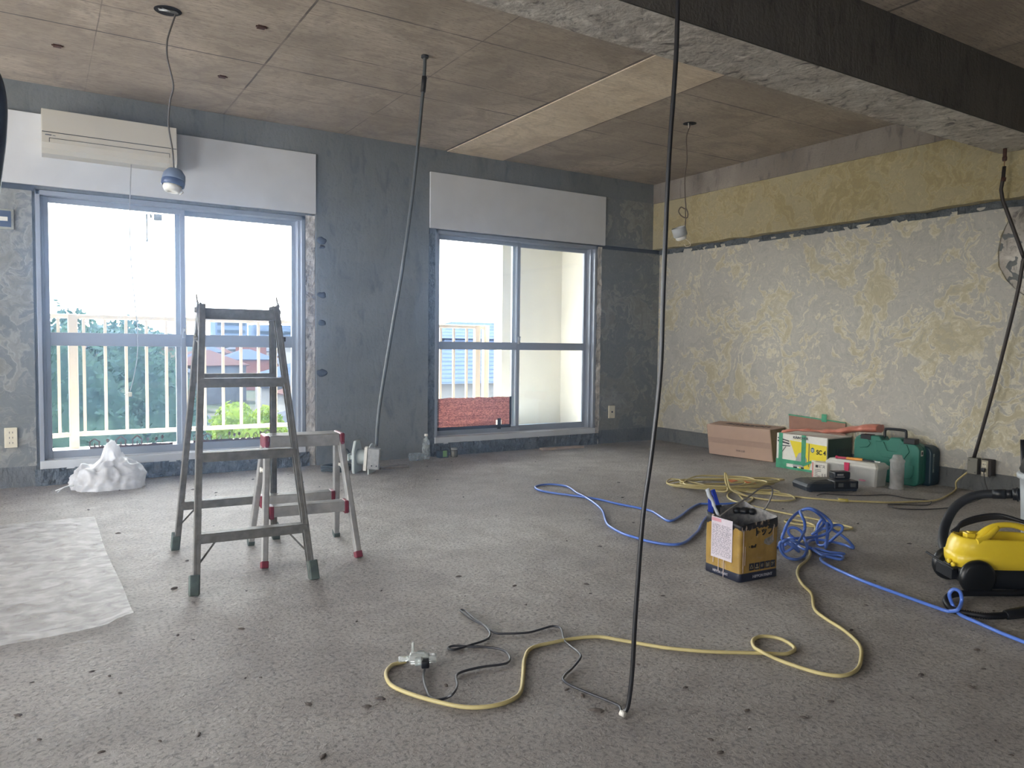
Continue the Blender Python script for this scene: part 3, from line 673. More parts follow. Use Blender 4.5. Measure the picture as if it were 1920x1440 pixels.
MB().tube(cr([(.55, 4.262, 2.645), (.575, 4.235, 2.636), (.61, 4.235, 2.636), (.627, 4.254, 2.642)]), .004).tube(cr([(.545, 4.25, 2.646), (.57, 4.222, 2.633), (.615, 4.225, 2.632), (.63, 4.25, 2.64)]), .004).tube(cr([(.56, 4.235, 2.645), (.58, 4.205, 2.63), (.62, 4.215, 2.634), (.634, 4.246, 2.64)]), .0035).build('wire', STEEL, t_, True)
c2 = [(4.163, 4.164, 2.645), (4.150, 4.172, 2.60), (4.140, 4.182, 2.537), (4.148, 4.179, 2.38), (4.139, 4.188, 2.262), (4.143, 4.184, 2.10), (4.147, 4.18, 2.02), (4.12, 4.20, 2.03), (4.105, 4.21, 2.0), (4.125, 4.20, 1.965), (4.155, 4.175, 1.95), (4.16, 4.17, 1.985), (4.146, 4.18, 2.02), (4.148, 4.18, 1.95), (4.147, 4.18, 1.86)]
t_ = pendant('small white lamp socket on a knotted brown cord near the right corner', (4.147, 4.18, 1.8), c2, .03, [M('brown_cord', srgb(96, 84, 74), .6)])
tl_ = Matrix.Translation((4.115, 4.205, 1.845)) @ Matrix.Rotation(R(-22), 4, 'Y')
MB().lathe([(.052, .035), (.054, .033), (.052, -.030), (.047, -.034)], n=24, mt=tl_, cap=False).lathe([(.047, .032), (.045, -.03)], n=24, mt=tl_, cap=False).build('shell', M('grey_white_plastic', srgb(168, 172, 174), .5), t_, True)
MB().lathe([(.040, -.025), (.042, -.050), (.030, -.062)], n=18, mt=tl_).build('socket', WHITE, t_, True)
MB().tube(cr([(4.14, 4.19, 1.80), (4.165, 4.16, 1.775), (4.175, 4.15, 1.745), (4.15, 4.17, 1.735), (4.14, 4.18, 1.755)]), .0022, 5).build('pull_wire', WHITE, t_, True)
t_ = thing('ceiling_hole', 'round hole in the ceiling above the knotted lamp cord', 'hole', (4.163, 4.164, 2.64))
MB().lathe([(.05, -.001), (.045, .0), (.001, .0)], (4.16, 4.17, 2.6488), n=20, cap=False).build('rim', DARK, t_, True)
MB().tube(cr([(4.135, 4.16, 2.646), (4.142, 4.165, 2.63), (4.152, 4.172, 2.61)]), .003).build('wire', WHITE, t_, True)
# small rusted sockets left in the slab
for p, lb in (((.125, 5.104), 'small rusty square socket in the ceiling above the air conditioner'), ((1.036, 4.194), 'small rusty square socket in the ceiling right of the wired hole'), ((1.018, 5.097), 'small rusty square socket in the ceiling near the window beam')):
    b = MB().box((p[0]-.02, p[1]-.02, H-.008), (p[0]+.02, p[1]+.02, H-.0002)); b.box((p[0]-.028, p[1]-.006, H-.005), (p[0]+.03, p[1]+.006, H-.0002))
    tag(b.build('ceiling_socket', RUST, None, loc=(p[0], p[1], H-.004)), lb, 'socket')
# ---- hanging conduits
t_ = thing('conduit', 'grey conduit hanging from the ceiling between the windows, metal box at its end', 'conduit', (1.935, 4.075, 2.64))
cp = [(1.935, 4.072, 2.649), (1.925, 4.076, 2.449), (1.876, 4.097, 1.895), (1.821, 4.12, 1.429), (1.765, 4.144, 1.055), (1.701, 4.171, .615), (1.684, 4.179, .375)]
MB().tube(cr(cp, 5), .0105, 10).build('pipe', M('grey_conduit', srgb(84, 88, 88), .45, .3), t_, True)
MB().tube([(1.932, 4.0735, 2.53), (1.925, 4.0765, 2.44)], .015, 10).build('coupling', M('dark_coupling', srgb(46, 44, 42), .5, .3), t_, True)
MB().tube([(1.934, 4.072, 2.649), (1.933, 4.072, 2.635)], .022, 10).build('ceiling_flange', MC['dark_coupling'], t_, True)
bt = Matrix.Translation((1.665, 4.19, .30)) @ Matrix.Rotation(R(-30), 4, 'Z') @ Matrix.Rotation(R(4), 4, 'Y')
ob = MB().box((-.03, -.02, -.062), (.042, .02, .062), bt).build('outlet_box', STEEL, t_, True); bevel(ob, .004)
op_ = MB().box((-.048, -.024, -.072), (-.031, .024, .066), bt).build('box_cover', WHITE, ob); op_.location = -Vector(t_.location)
q = MB().tube([bt @ Vector((.0, -.021, -.04)), bt @ Vector((.0, -.026, -.04))], .004).tube([bt @ Vector((.028, -.021, -.04)), bt @ Vector((.028, -.026, -.04))], .004).build('screw', BLACKP, ob); q.location = -Vector(t_.location)
t_ = thing('conduit', 'rusty kinked conduit hanging from the beam at the right wall', 'conduit', (5.3, 2.5, 2.27))
cc = [(5.30, 2.506, 2.165), (5.30, 2.51, 2.088), (5.30, 2.52, 2.021), (5.30, 2.507, 1.951), (5.33, 2.39, 1.597), (5.33, 2.385, 1.547), (5.34, 2.42, 1.312), (5.40, 2.56, .726), (5.45, 2.69, .240)]
MB().tube(cc[:3]+cr(cc[3:], 4), .0115, 10).build('pipe', M('dark_conduit', srgb(62, 56, 52), .45, .4), t_, True)
MB().tube([(5.30, 2.506, 2.279), (5.30, 2.506, 2.20)], .012, 8).tube([(5.30, 2.506, 2.095), (5.30, 2.51, 2.07)], .015, 8).tube([(5.30, 2.506, 2.225), (5.30, 2.506, 2.205)], .0145, 8).build('stub_pipe', RUST, t_, True)
MB().tube([(5.30, 2.506, 2.21), (5.30, 2.506, 2.16)], .003, 6).build('wire', M('copper_wire', srgb(150, 110, 80), .5, .6), t_, True)
# outlet boxes at the right wall
t_ = thing('outlet_box', 'grey metal outlet box at the foot of the kinked conduit', 'outlet', (5.46, 2.66, .13))
bevel(MB().box((5.425, 2.655, .128), (5.475, 2.722, .242)).build('box', M('grey_box', srgb(120, 118, 110), .55, .4), t_, True), .005)
MB().tube([(5.426, 2.668, .145), (5.421, 2.668, .145)], .003).tube([(5.426, 2.708, .225), (5.421, 2.708, .225)], .003).build('screw', BLACKP, t_, True)
t_ = thing('double_socket', 'broken open double socket beside the grey outlet box', 'outlet', (5.52, 2.57, .15))
bevel(MB().box((5.455, 2.580, .128), (5.515, 2.645, .238)).build('back_box', M('brown_box', srgb(58, 52, 46), .7), t_, True), .003)
fp = bevel(MB().box((5.447, 2.597, .122), (5.456, 2.640, .232)).build('face_plate', M('worn_cream', srgb(176, 170, 154), .5, var=.3), t_, True), .002)
for z in (.158, .205):
    s_ = MB().box((5.441, 2.604, z-.016), (5.448, 2.633, z+.016)).build('socket', CREAMP, t_, True)
    q = MB().box((5.4395, 2.611, z-.006), (5.442, 2.614, z+.006)).box((5.4395, 2.622, z-.006), (5.442, 2.625, z+.006)).build('slot', DARK, s_); q.location = -Vector(t_.location)
def wall_plate(x0, x1, z0, z1, lab, kind):
    t_ = thing('wall_outlet', lab, 'outlet', ((x0+x1)/2, D-.024, z0))
    yf = D-.032 if kind != 'tv' else D-.034
    bevel(MB().box((x0, yf, z0), (x1, D-.017, z1)).build('plate', CREAMP, t_, True), .003)
    cx = (x0+x1)/2; b = MB()
    if kind == 'power':
        for i in range(3):
            zc = z0+(z1-z0)*(.24+.26*i)
            for dx in (-.010, .008): b.box((cx+dx, yf-.001, zc-.006), (cx+dx+.003, yf+.002, zc+.006))
        b.build('slot', DARK, t_, True)
    else:
        b.tube([(cx, yf-.006, (z0+z1)/2), (cx, yf+.002, (z0+z1)/2)], .009, 12); b.build('jack', DARK, t_, True)
wall_plate(-.192, -.120, .268, .400, 'cream triple power outlet on the wall left of the left window', 'power')
wall_plate(4.875, 4.955, .255, .382, 'cream antenna outlet on the wall right of the right window', 'tv')
t_ = thing('switch', 'dark wall switch in an open cream box, upper left edge', 'switch', (-.16, D-.02, 1.70))
bevel(MB().box((-.215, D-.030, 1.69), (-.115, D-.017, 1.82)).build('plate', M('dusty_plate', srgb(150, 150, 138), .6), t_, True), .002)
q = MB().box((-.200, D-.034, 1.705), (-.130, D-.029, 1.808)).build('recess', M('dark_blue_plate', srgb(60, 76, 104), .5), t_, True)
q = MB().box((-.190, D-.040, 1.742), (-.148, D-.033, 1.768)).build('toggle', WHITE, t_, True)

# ---- black cables
t_ = thing('hanging_cable', 'long black cable hanging from the ceiling to the floor in the foreground', 'cable', (1.30, 1.49, 0))
pts = [(1.47, 1.49, 2.649), (1.435, 1.485, 2.2), (1.426, 1.483, 1.957), (1.419, 1.477, 1.737), (1.403, 1.477, 1.489), (1.395, 1.475, 1.323), (1.386, 1.471, 1.101), (1.378, 1.467, .906), (1.359, 1.473, .696), (1.343, 1.48, .555), (1.334, 1.482, .443), (1.328, 1.483, .344), (1.321, 1.483, .231), (1.315, 1.482, .118), (1.306, 1.485, .032), (1.298, 1.491, .010), (1.290, 1.497, .008)]
MB().tube(cr(pts, 6), .0062, 10).build('cable', BLKC, t_, True)
MB().tube([F(1172, 1340, .008), F(1163, 1336, .009)], .0075, 8).build('connector', WHITE, t_, True)
pts = [(1165, 1337), (1162, 1325), (1150, 1318), (1126, 1308), (1098, 1297), (1070, 1285), (1056, 1275), (1060, 1265), (1074, 1252), (1089, 1232), (1083, 1222), (1069, 1211), (1058, 1200), (1054, 1185), (1050, 1177), (1036, 1174), (1010, 1181), (990, 1186), (950, 1188), (930, 1187), (917, 1180), (905, 1171), (886, 1162), (870, 1150), (863, 1144), (872, 1145), (890, 1161), (905, 1171), (916, 1182), (919, 1190), (912, 1199), (890, 1207), (870, 1213), (850, 1218), (840, 1215), (851, 1211), (880, 1212), (920, 1214), (945, 1220), (956, 1233), (952, 1242), (938, 1246), (900, 1251), (868, 1259), (855, 1268), (857, 1285), (850, 1300), (838, 1308), (820, 1312), (807, 1308), (800, 1295), (795, 1278), (794, 1264), (796, 1256)]
MB().tube(cr([F(x, y, .007+(.012 if i in (9, 10, 45, 46) else 0)) for i, (x, y) in enumerate(pts)], 5), .0038, 7).build('thin_cable', M('slate_cord', srgb(46, 46, 52), .4, spec=.7), t_, True)
q = MB().rbox((-.012, -.017, 0), (.012, .022, .022), .004, Matrix.Translation(F(797, 1250, .004)) @ Matrix.Rotation(R(-22), 4, 'Z')).build('plug', BLACKP, t_, True)
t_ = thing('hose', 'thick black hose hanging at the left edge near the camera', 'hose', (-.05, 2.0, 1.5))
pts = [(-.30, 2.0, 1.62), (-.20, 2.0, 1.64), (-.115, 2.0, 1.60), (-.078, 2.0, 1.545), (-.066, 2.001, 1.49), (-.068, 2.001, 1.42), (-.074, 2.001, 1.36), (-.084, 2.001, 1.28), (-.10, 2.001, 1.15), (-.16, 2, .8), (-.25, 2.0, .3), (-.27, 2.0, .02)]
MB().tube(cr(pts, 8), .020, 14).tube(cr([(-.30, 2.0, 1.62), (-.45, 2.0, 1.56), (-.55, 2.0, 1.3), (-.6, 2, .6), (-.6, 2, .02)], 8), .02, 14).build('pipe', BLACKR, t_, True)

# ---- yellow extension cord
t_ = thing('extension_cord', 'yellow extension cord piled by the boxes and looping across the floor', 'cord', F(1350, 915))
P1 = [(761, 1240), (748, 1243), (734, 1248), (724, 1262), (732, 1283), (764, 1299), (817, 1315), (875, 1326), (927, 1323), (962, 1311), (977, 1295), (981, 1266), (984, 1234), (997, 1215), (1035, 1205), (1079, 1197), (1123, 1194), (1167, 1201), (1219, 1210), (1260, 1216), (1330, 1222), (1400, 1224), (1439, 1225), (1475, 1226), (1490, 1215), (1464, 1198), (1430, 1193), (1412, 1200), (1414, 1213), (1428, 1222), (1457, 1236), (1495, 1250), (1540, 1263), (1580, 1267), (1605, 1257), (1614, 1238), (1612, 1210), (1583, 1182), (1547, 1159), (1527, 1141), (1522, 1114), (1504, 1095), (1495, 1076), (1499, 1062), (1511, 1052), (1519, 1040), (1516, 1030), (1500, 1022), (1510, 1012), (1524, 1003), (1529, 990), (1522, 983), (1500, 977), (1478, 974), (1474, 979), (1510, 985), (1560, 992), (1590, 992), (1596, 989), (1560, 980), (1500, 968), (1460, 960), (1420, 951), (1402, 945), (1384, 926), (1378, 920),
      (1400, 930), (1412, 935), (1395, 944), (1372, 938), (1364, 930), (1370, 922), (1390, 921), (1420, 925), (1450, 926), (1462, 923), (1450, 919), (1430, 919)]
H1 = {i: .006 for i in range(len(P1))}
pts = [F(x, y, .006+(.010 if i in (29,) else 0)) for i, (x, y) in enumerate(P1)]
rr = random.Random(5)
c0 = F(1352, 914)
for k_ in range(7):                          # the pile: loops lying over each other
    a0 = rr.uniform(0, 6.28); ex = rr.uniform(.26, .42); ey = rr.uniform(.12, .22); ox, oy = rr.uniform(-.08, .12), rr.uniform(-.07, .07); tw = rr.uniform(-.5, -.1)
    for j in range(9):
        a = a0+j*2*pi/9; u, v = ex*cos(a), ey*sin(a)
        pts.append(Vector((c0.x+ox+u*cos(tw)-v*sin(tw), c0.y+oy+u*sin(tw)+v*cos(tw), .010+.006*k_+.006*rr.random())))
ap = F(1357, 925); pts += [ap+Vector((0, 0, .01)), UP(ap.x, ap.y, 1360, 900), UP(ap.x, ap.y, 1359, 887), UP(ap.x, ap.y, 1363, 893), F(1371, 918, .04)]
P2 = [(1400, 930), (1430, 936), (1470, 939), (1490, 936), (1480, 928), (1448, 924), (1400, 921), (1448, 927), (1498, 932), (1552, 937), (1584, 939), (1636, 941), (1666, 942), (1728, 940), (1755, 938), (1775, 930), (1792, 918)]
pts += [F(x, y, .007) for x, y in P2]+[Vector((5.37, 2.76, .07)), Vector((5.41, 2.735, .115)), Vector((5.44, 2.722, .138))]
MB().tube(cr(pts, 5), .0060, 8).build('cable', YCORD, t_, True)
CLEAR = NT('clear_plastic'); CLEAR.b.inputs['Base Color'].default_value = (.9, .95, .94, 1); CLEAR.b.inputs['Roughness'].default_value = .12; CLEAR.b.inputs['Transmission Weight'].default_value = .75; CLEAR.b.inputs['IOR'].default_value = 1.4
n_ = CLEAR.noise(CLEAR.pos(), 80, 3); CLEAR.bump(n_, .2, .002); CLEAR = CLEAR.m
hp = F(786, 1244, .004); hm = Matrix.Translation(hp) @ Matrix.Rotation(R(-28), 4, 'Z')
b = MB().rbox((-.03, -.016, .004), (.03, .016, .032), .006, hm).rbox((.02, -.012, .006), (.052, .012, .028), .004, hm).rbox((-.008, .012, .006), (.016, .034, .028), .004, hm).rbox((-.012, -.034, .006), (.012, -.012, .028), .004, hm)
b.tube([hm @ Vector((-.062, 0, .014)), hm @ Vector((-.03, 0, .016))], .0085, 10)
q = b.build('triple_tap', CLEAR, t_, True); q['label'] = 'clear plastic triple socket'
b = MB().rbox((-.004, -.012, 0), (.004, .012, .03), .003, hm @ Matrix.Translation((-.02, .012, .03)) @ Matrix.Rotation(R(-15), 4, 'X')); x_ = b.build('cap', CLEAR, q); x_.location = -Vector(t_.location)
for px_, py_, s_ in ((1376, 903, 1), (1410, 908, 1)):
    c = F(px_, py_, .03); mm = Matrix.Translation(c) @ Matrix.Rotation(R(20), 4, 'Z')
    q = MB().add([mm @ Vector(v) for v in [(-.05, 0, 0), (.05, -.01, .0), (.045, .05, .005), (-.02, .05, .02), (-.05, 0, .003), (.05, -.01, .003), (.045, .05, .008), (-.02, .05, .024)]], [(0, 3, 2, 1), (4, 5, 6, 7), (0, 1, 5, 4), (1, 2, 6, 5), (2, 3, 7, 6), (3, 0, 4, 7)]).build('tag', M('orange_tag', srgb(226, 130, 66), .6), t_, True)
q = MB().tube([F(1572, 938, .007), F(1590, 939, .007)], .012, 8).build('tape', M('yellow_tape', srgb(196, 180, 80), .6), t_, True)
# thin dark cord from the charger to the double socket
t_ = thing('charger_cord', 'thin dark cord from the double socket to the battery charger', 'cord', F(1700, 945))
pts = [F(x, y, .005) for x, y in [(1532, 929), (1545, 926), (1575, 928), (1620, 929), (1665, 928), (1700, 934), (1740, 938), (1746, 943), (1735, 947), (1690, 946), (1665, 946), (1680, 953), (1720, 955), (1770, 953), (1800, 948)]]
pts += [Vector((5.30, 2.53, .02)), Vector((5.39, 2.585, .10)), Vector((5.435, 2.618, .165))]
MB().tube(cr(pts, 5), .0032, 6).build('cable', M('dark_brown_cord', srgb(52, 46, 42), .5), t_, True)
MB().rbox((5.425, 2.606, .155), (5.4415, 2.632, .180), .003).build('plug', BLACKP, t_, True)

# ---- blue hose
t_ = thing('air_hose', 'blue air hose, tangled coil behind the paint can, running off right', 'hose', F(1530, 1020))
def s1_(L): return [F(980+x/5.333, 880+y/5.333, .008) for x, y in L]
A = [F(1352, 950, .008), F(1334, 962, .008), F(1323, 972, .008)]+s1_([(1790, 545), (1760, 610), (1700, 670), (1620, 730), (1520, 752), (1380, 742), (1240, 715), (1140, 685), (1010, 645), (900, 590), (845, 545), (820, 480), (795, 410), (720, 340), (620, 275), (540, 235), (480, 190), (420, 165), (300, 150), (190, 155), (125, 178), (170, 210), (300, 235), (450, 255), (600, 275), (760, 300), (950, 345), (1130, 380), (1280, 415), (1360, 460), (1440, 510), (1500, 510), (1580, 465), (1680, 390), (1760, 348), (1830, 345)])
A += [F(1345, 945, .01), F(1390, 945, .01), F(1425, 960, .01), F(1450, 985, .01)]
cb = F(1525, 1035)
def q2(x, y, h=None):                        # crop pixel -> point on the floor, or raised above it
    px_, py_ = 1440+x/9.6, 930+y/9.6
    if h is None: return F(px_, py_, .01)
    return UP(h[0], h[1], px_, py_)
n0 = F(1500, 1052); n1 = F(1490, 1040); n2_ = F(1540, 1035); n3 = F(1555, 1030); n4 = F(1580, 1030)
def hb(p): return (p.x, p.y)
coil = [q2(60, 900), q2(250, 900), q2(420, 850, hb(n0)), q2(560, 1000, hb(n0)), q2(330, 830, hb(n0)), q2(215, 850, hb(n0)), q2(240, 1000, hb(n0)), q2(350, 1110), q2(520, 1140), q2(650, 1080), q2(700, 960, hb(n0)), q2(690, 860, hb(n0)), q2(660, 780, hb(n1)),
        q2(600, 640, hb(n1)), q2(480, 570, hb(n1)), q2(370, 590, hb(n1)), q2(380, 680, hb(n1)), q2(450, 760, hb(n1)), q2(260, 780, hb(n1)), q2(290, 640, hb(n1)), q2(370, 470, hb(n1)), q2(520, 310, hb(n2_)), q2(700, 225, hb(n2_)), q2(850, 250, hb(n2_)), q2(1000, 340, hb(n3)), q2(1120, 460, hb(n3)), q2(1150, 560, hb(n3)), q2(1080, 650, hb(n3)), q2(940, 720, hb(n3)), q2(750, 745, hb(n2_)), q2(560, 760, hb(n1)), q2(370, 770, hb(n1)), q2(330, 830), q2(480, 860), q2(650, 960),
        q2(850, 950), q2(1100, 1010), q2(1330, 1035), q2(1345, 1045), q2(1100, 1060), q2(900, 1010), q2(760, 930, hb(n2_)), q2(560, 850, hb(n0)), q2(400, 790, hb(n0)), q2(270, 830, hb(n0)), q2(300, 1000), q2(450, 930, hb(n0)), q2(560, 810, hb(n0)), q2(650, 640, hb(n1)), q2(660, 480, hb(n1)), q2(600, 340, hb(n1)), q2(590, 270, hb(n2_)), q2(720, 230, hb(n2_)), q2(880, 300, hb(n2_)), q2(1020, 450, hb(n3)), q2(1080, 620, hb(n3)), q2(1060, 800, hb(n3)), q2(1040, 930),
        q2(1060, 870), q2(1120, 820), q2(1240, 710, hb(n4)), q2(1330, 620, hb(n4)), q2(1330, 540, hb(n4)), q2(1220, 520, hb(n4)), q2(1080, 570, hb(n3)), q2(960, 600, hb(n3)), q2(800, 690, hb(n2_)), q2(900, 620, hb(n2_)), q2(1000, 500, hb(n3)), q2(980, 420, hb(n3)), q2(900, 520, hb(n3)), q2(870, 700, hb(n3)), q2(890, 850), q2(960, 890), q2(1040, 850, hb(n3)), q2(1070, 640, hb(n3)), q2(1060, 480, hb(n3)),
        q2(1150, 590, hb(n4)), q2(1300, 690, hb(n4)), q2(1440, 800, hb(n4)), q2(1540, 920), q2(1500, 930), q2(1380, 880), q2(1180, 830), q2(950, 790), q2(760, 800), q2(700, 900), q2(800, 960), q2(960, 1060), q2(1150, 1110), q2(1300, 1140), q2(1350, 1100), q2(1250, 1070), q2(1050, 1080), q2(950, 1120)]
tail = [F(x, y, .009) for x, y in [(1545, 1055), (1570, 1068), (1620, 1090), (1680, 1112), (1730, 1130), (1770, 1144)]]
lb_ = F(1790, 1150)
tail += [F(1782, 1146, .012), F(1796, 1143, .03), UP(lb_.x, lb_.y, 1803, 1128), UP(lb_.x, lb_.y, 1800, 1110), UP(lb_.x, lb_.y, 1788, 1105), UP(lb_.x, lb_.y, 1780, 1115), F(1787, 1135, .025), F(1800, 1152, .010), F(1830, 1166, .009), F(1880, 1188, .009), F(1930, 1208, .009), F(2000, 1240, .009)]
allp = [Vector((p.x, p.y, max(p.z, .008))) for p in A+coil+tail]
MB().tube(cr(allp, 5), .0068, 9).build('hose_tube', BLUEH, t_, True)

# ---- tall step ladder
t_ = thing('step_ladder', 'tall aluminium step ladder standing open before the left window', 'ladder', (.743, 3.427, 0), R(-3.0))
def stile_x(z, wb_, wt, zt): return wb_+(wt-wb_)*z/zt
BW, TW, TZ = .231, .158, 1.135
def sp(sx, sy, z): return Vector((sx*(BW+(TW-BW)*z/TZ), sy*(.375+(.030-.375)*z/TZ), z))
for sy in (-1, 1):
    for sx in (-1, 1):
        b = MB(); p0, p1 = sp(sx, sy, .01), sp(sx, sy, TZ)
        b.bar(p0, p1, .009, .040, (1, 0, 0))                       # web
        for e in (-.018, .018):
            b.bar(p0+Vector((-sx*.009, e, 0)), p1+Vector((-sx*.009, e, 0)), .022, .004, (1, 0, 0))
        l = bevel(b.build('stile', LADDER, t_), .001)
        b = MB(); q0, q1 = sp(sx, sy, -.0), sp(sx, sy, .075)
        b.bar(q0, q1, .036, .052, (1, 0, 0)); q = bevel(b.build('foot', FOOTG, l), .004)
    zs = (.222, .528, .822) if sy < 0 else (.235, .832)
    for z in zs:
        a_, c_ = sp(-1, sy, z), sp(1, sy, z); b = MB()
        b.box((a_.x+.004, a_.y-.026, z-.012), (c_.x-.004, a_.y+.026, z+.001)); b.box((a_.x+.004, a_.y-.026, z-.034), (c_.x-.004, a_.y-.022, z-.012)); b.box((a_.x+.004, a_.y+.022, z-.03), (c_.x-.004, a_.y+.026, z-.012))
        for j in range(5): b.box((a_.x+.006, a_.y-.022+j*.0095, z+.001), (c_.x-.006, a_.y-.018+j*.0095, z+.0035))
        b.build('tread', LADDER, t_)
    # diagonal stays at the lowest tread
    z = zs[0]
    for sx in (-1, 1):
        a_ = sp(sx, sy, z-.13); c_ = sp(sx, sy, z-.02); c_.x -= sx*.085
        MB().bar(a_, c_, .003, .007, (0, 1, 0)).build('stay', LADDER, t_)
a_ = sp(-1, -1, 1.10); c_ = sp(1, -1, 1.10)
b = MB().box((a_.x+.004, a_.y-.008, 1.072), (c_.x-.004, a_.y+.05, 1.118)); bevel(b.build('top_tread', LADDER, t_), .003)
for sx in (-1, 1):
    b = MB(); x = sx*(TW+.008)
    b.bar((x, -.045, 1.03), (x, .02, 1.145), .006, .03, (1, 0, 0)); b.bar((x, .045, 1.03), (x, -.02, 1.145), .006, .03, (1, 0, 0))
    b.bar((x+sx*.004, -.05, .98), (x+sx*.004, .04, 1.0), .005, .018, (1, 0, 0)); b.tube([(x-.012, 0, 1.11), (x+.012, 0, 1.11)], .012, 10)
    b.bar((x, .0, 1.14), (x+.0, .02, 1.175), .005, .01, (1, 0, 0)); b.tube([(x, -.055, .99), (x+sx*.022, -.055, .99)], .010, 8)
    b.build('hinge', LADDER, t_)
# ---- small two step ladder
t_ = thing('step_stool', 'short aluminium two step ladder with red caps behind the tall ladder', 'ladder', (1.042, 3.49, 0), R(-5.5))
BW2, TW2, TZ2 = .207, .166, .535
def sq(sx, sy, z): return Vector((sx*(BW2+(TW2-BW2)*z/TZ2), sy*(.215+(.035-.215)*z/TZ2), z))
for sy in (-1, 1):
    for sx in (-1, 1):
        b = MB(); p0, p1 = sq(sx, sy, .005), sq(sx, sy, TZ2)
        b.bar(p0, p1, .026, .045, (1, 0, 0)); l = bevel(b.build('leg', LADDER2, t_), .004)
        b = MB(); b.bar(sq(sx, sy, 0), sq(sx, sy, .028), .030, .049, (1, 0, 0)); bevel(b.build('foot', REDCAP if sy < 0 else FOOTG, l), .003)
    z = .252
    a_, c_ = sq(-1, sy, z), sq(1, sy, z)
    b = MB().box((a_.x+.030, a_.y-.032, z-.045), (c_.x-.030, a_.y+.028, z))
    for j in range(5): b.box((a_.x+.03, a_.y-.028+j*.012, z), (c_.x-.03, a_.y-.023+j*.012, z+.002))
    bevel(b.build('step', LADDER2, t_), .003)
    for sx in (-1, 1):
        e = sq(sx, sy, z); x0, x1 = sorted((e.x-sx*.012, e.x-sx*.032))
        bevel(MB().box((x0, e.y-.034, z-.055), (x1, e.y+.030, z+.003)).build('bracket', REDCAP, t_), .004)
b = MB().box((-TW2+.01, -.065, .50), (TW2-.01, .065, .553))
for j in range(8): b.box((-TW2+.012, -.060+j*.016, .553), (TW2-.012, -.052+j*.016, .5555))
bevel(b.build('top_platform', LADDER2, t_), .004)
for sx in (-1, 1):
    x0, x1 = sorted((sx*(TW2-.008), sx*(TW2+.016)))
    bevel(MB().box((x0, -.069, .495), (x1, .069, .557)).build('end_cap', REDCAP, t_), .008, 3)
    MB().bar((sx*(TW2+.016), -.10, .40), (sx*(TW2+.016), .10, .39), .004, .014, (1, 0, 0)).tube([(sx*(TW2+.012), 0, .395), (sx*(TW2+.026), 0, .395)], .012, 8).build('spreader', WHITE, t_)
text('lettering', 'STEP', .022, M('faint_print', srgb(150, 150, 150), .6), t_, face_mt((-.02, -.0655, .525), (1, 0, 0), (0, 0, 1))) if False else None

# ---- paint can (square 18 litre tin, open, top torn)
CY = NT('paint_tin'); p = CY.pos(); sx_ = CY.n('SeparateXYZ', {'Vector': p})
n1 = CY.noise(p, 14, 5, .6); n2 = CY.noise(CY.pos((70, 70, 5)), 1.2, 5, .5); n3 = CY.noise(CY.pos((12, 12, 30)), 3, 6, .6)
c = CY.mix(CY.ramp(n1, [(.35, 0), (.65, 1)]), srgb(170, 138, 66), srgb(146, 116, 50))
c = CY.mix(CY.ramp(n3, [(.62, 0), (.68, .5)]), c, srgb(150, 132, 110))
c = CY.mix(CY.ramp(n2, [(.66, 0), (.69, .8)]), c, srgb(200, 184, 172))
navy = CY.math('LESS_THAN', sx_.outputs[2], .036)
c = CY.mix(navy, c, srgb(30, 34, 52))
blk = CY.math('GREATER_THAN', CY.math('ADD', sx_.outputs[2], CY.math('MULTIPLY', CY.noise(CY.pos((9, 9, 3)), 4, 3), 0.05)), .243)
c = CY.mix(CY.math('MULTIPLY', blk, CY.ramp(CY.noise(CY.pos((40, 40, 12)), 1.4, 4), [(.38, .0), (.43, 1)])), c, srgb(30, 28, 32))
c = CY.mix(CY.math('MULTIPLY', blk, CY.ramp(CY.noise(CY.pos((40, 40, 12)), 1.4, 4), [(.38, .9), (.42, 0)])), c, srgb(176, 164, 160))
CY.col(c); CY.b.inputs['Roughness'].default_value = .45; CY.b.inputs['Metallic'].default_value = .15; CY.bump(n1, .4, .006); CY = CY.m
t_ = thing('paint_can', 'square yellow paint tin, open and stained, standing on the floor in the middle', 'paint can', (2.571, 2.212, 0), R(-4))
a_, b_ = .112, .105
def canloop(z, s=1.0, r_=.014, dz=True, n=6):
    lp = []
    for sx, sy, a0 in ((1, 1, 0), (-1, 1, 90), (-1, -1, 180), (1, -1, 270)):
        for i in range(4):
            an = R(a0+90*i/3); lp.append([sx*(a_*s-r_)+r_*cos(an), sy*(b_*s-r_)+r_*sin(an), z])
    out = []
    N = len(lp)
    for i in range(N):      # add points along the long sides
        p, q = Vector(lp[i]), Vector(lp[(i+1) % N]); out.append(p)
        if (q-p).length > .05:
            for k_ in range(1, n): out.append(p.lerp(q, k_/n))
    return out
def warp(v, top):
    v = v.copy()
    if top: v.z += .010*v.x/a_ + .014*v.y/b_ + .006*noise.noise(Vector((v.x*30, v.y*30, 2)))
    k_ = noise.noise(Vector((v.x*9, v.y*9, v.z*12)))*.006*(v.z/.26); v.x += k_; v.y -= k_
    return v
loops = [[warp(v, z > .25) for v in canloop(z, s)] for z, s in ((0, .985), (.004, 1.0), (.03, 1.0), (.034, .992), (.10, .992), (.16, .99), (.225, .992), (.229, 1.0), (.262, .998))]
inner = [[warp(v, z > .25) for v in canloop(z, s)] for z, s in ((.262, .985), (.22, .975), (.10, .975), (.06, .97))]
b = MB().loft(loops+[inner[0]], None, False); b.f.append(list(reversed(range(len(loops[0]))))); b.s.append(False)
can = b.build('can_body', CY, t_)
INK = M('dried_grey_paint', srgb(138, 136, 134), .7, var=.6, sc=40, bump=.4)
b = MB().loft(inner, None, False); b.f.append([3*len(inner[0])+i for i in range(len(inner[0]))]); b.s.append(False); b.build('inside', INK, t_)
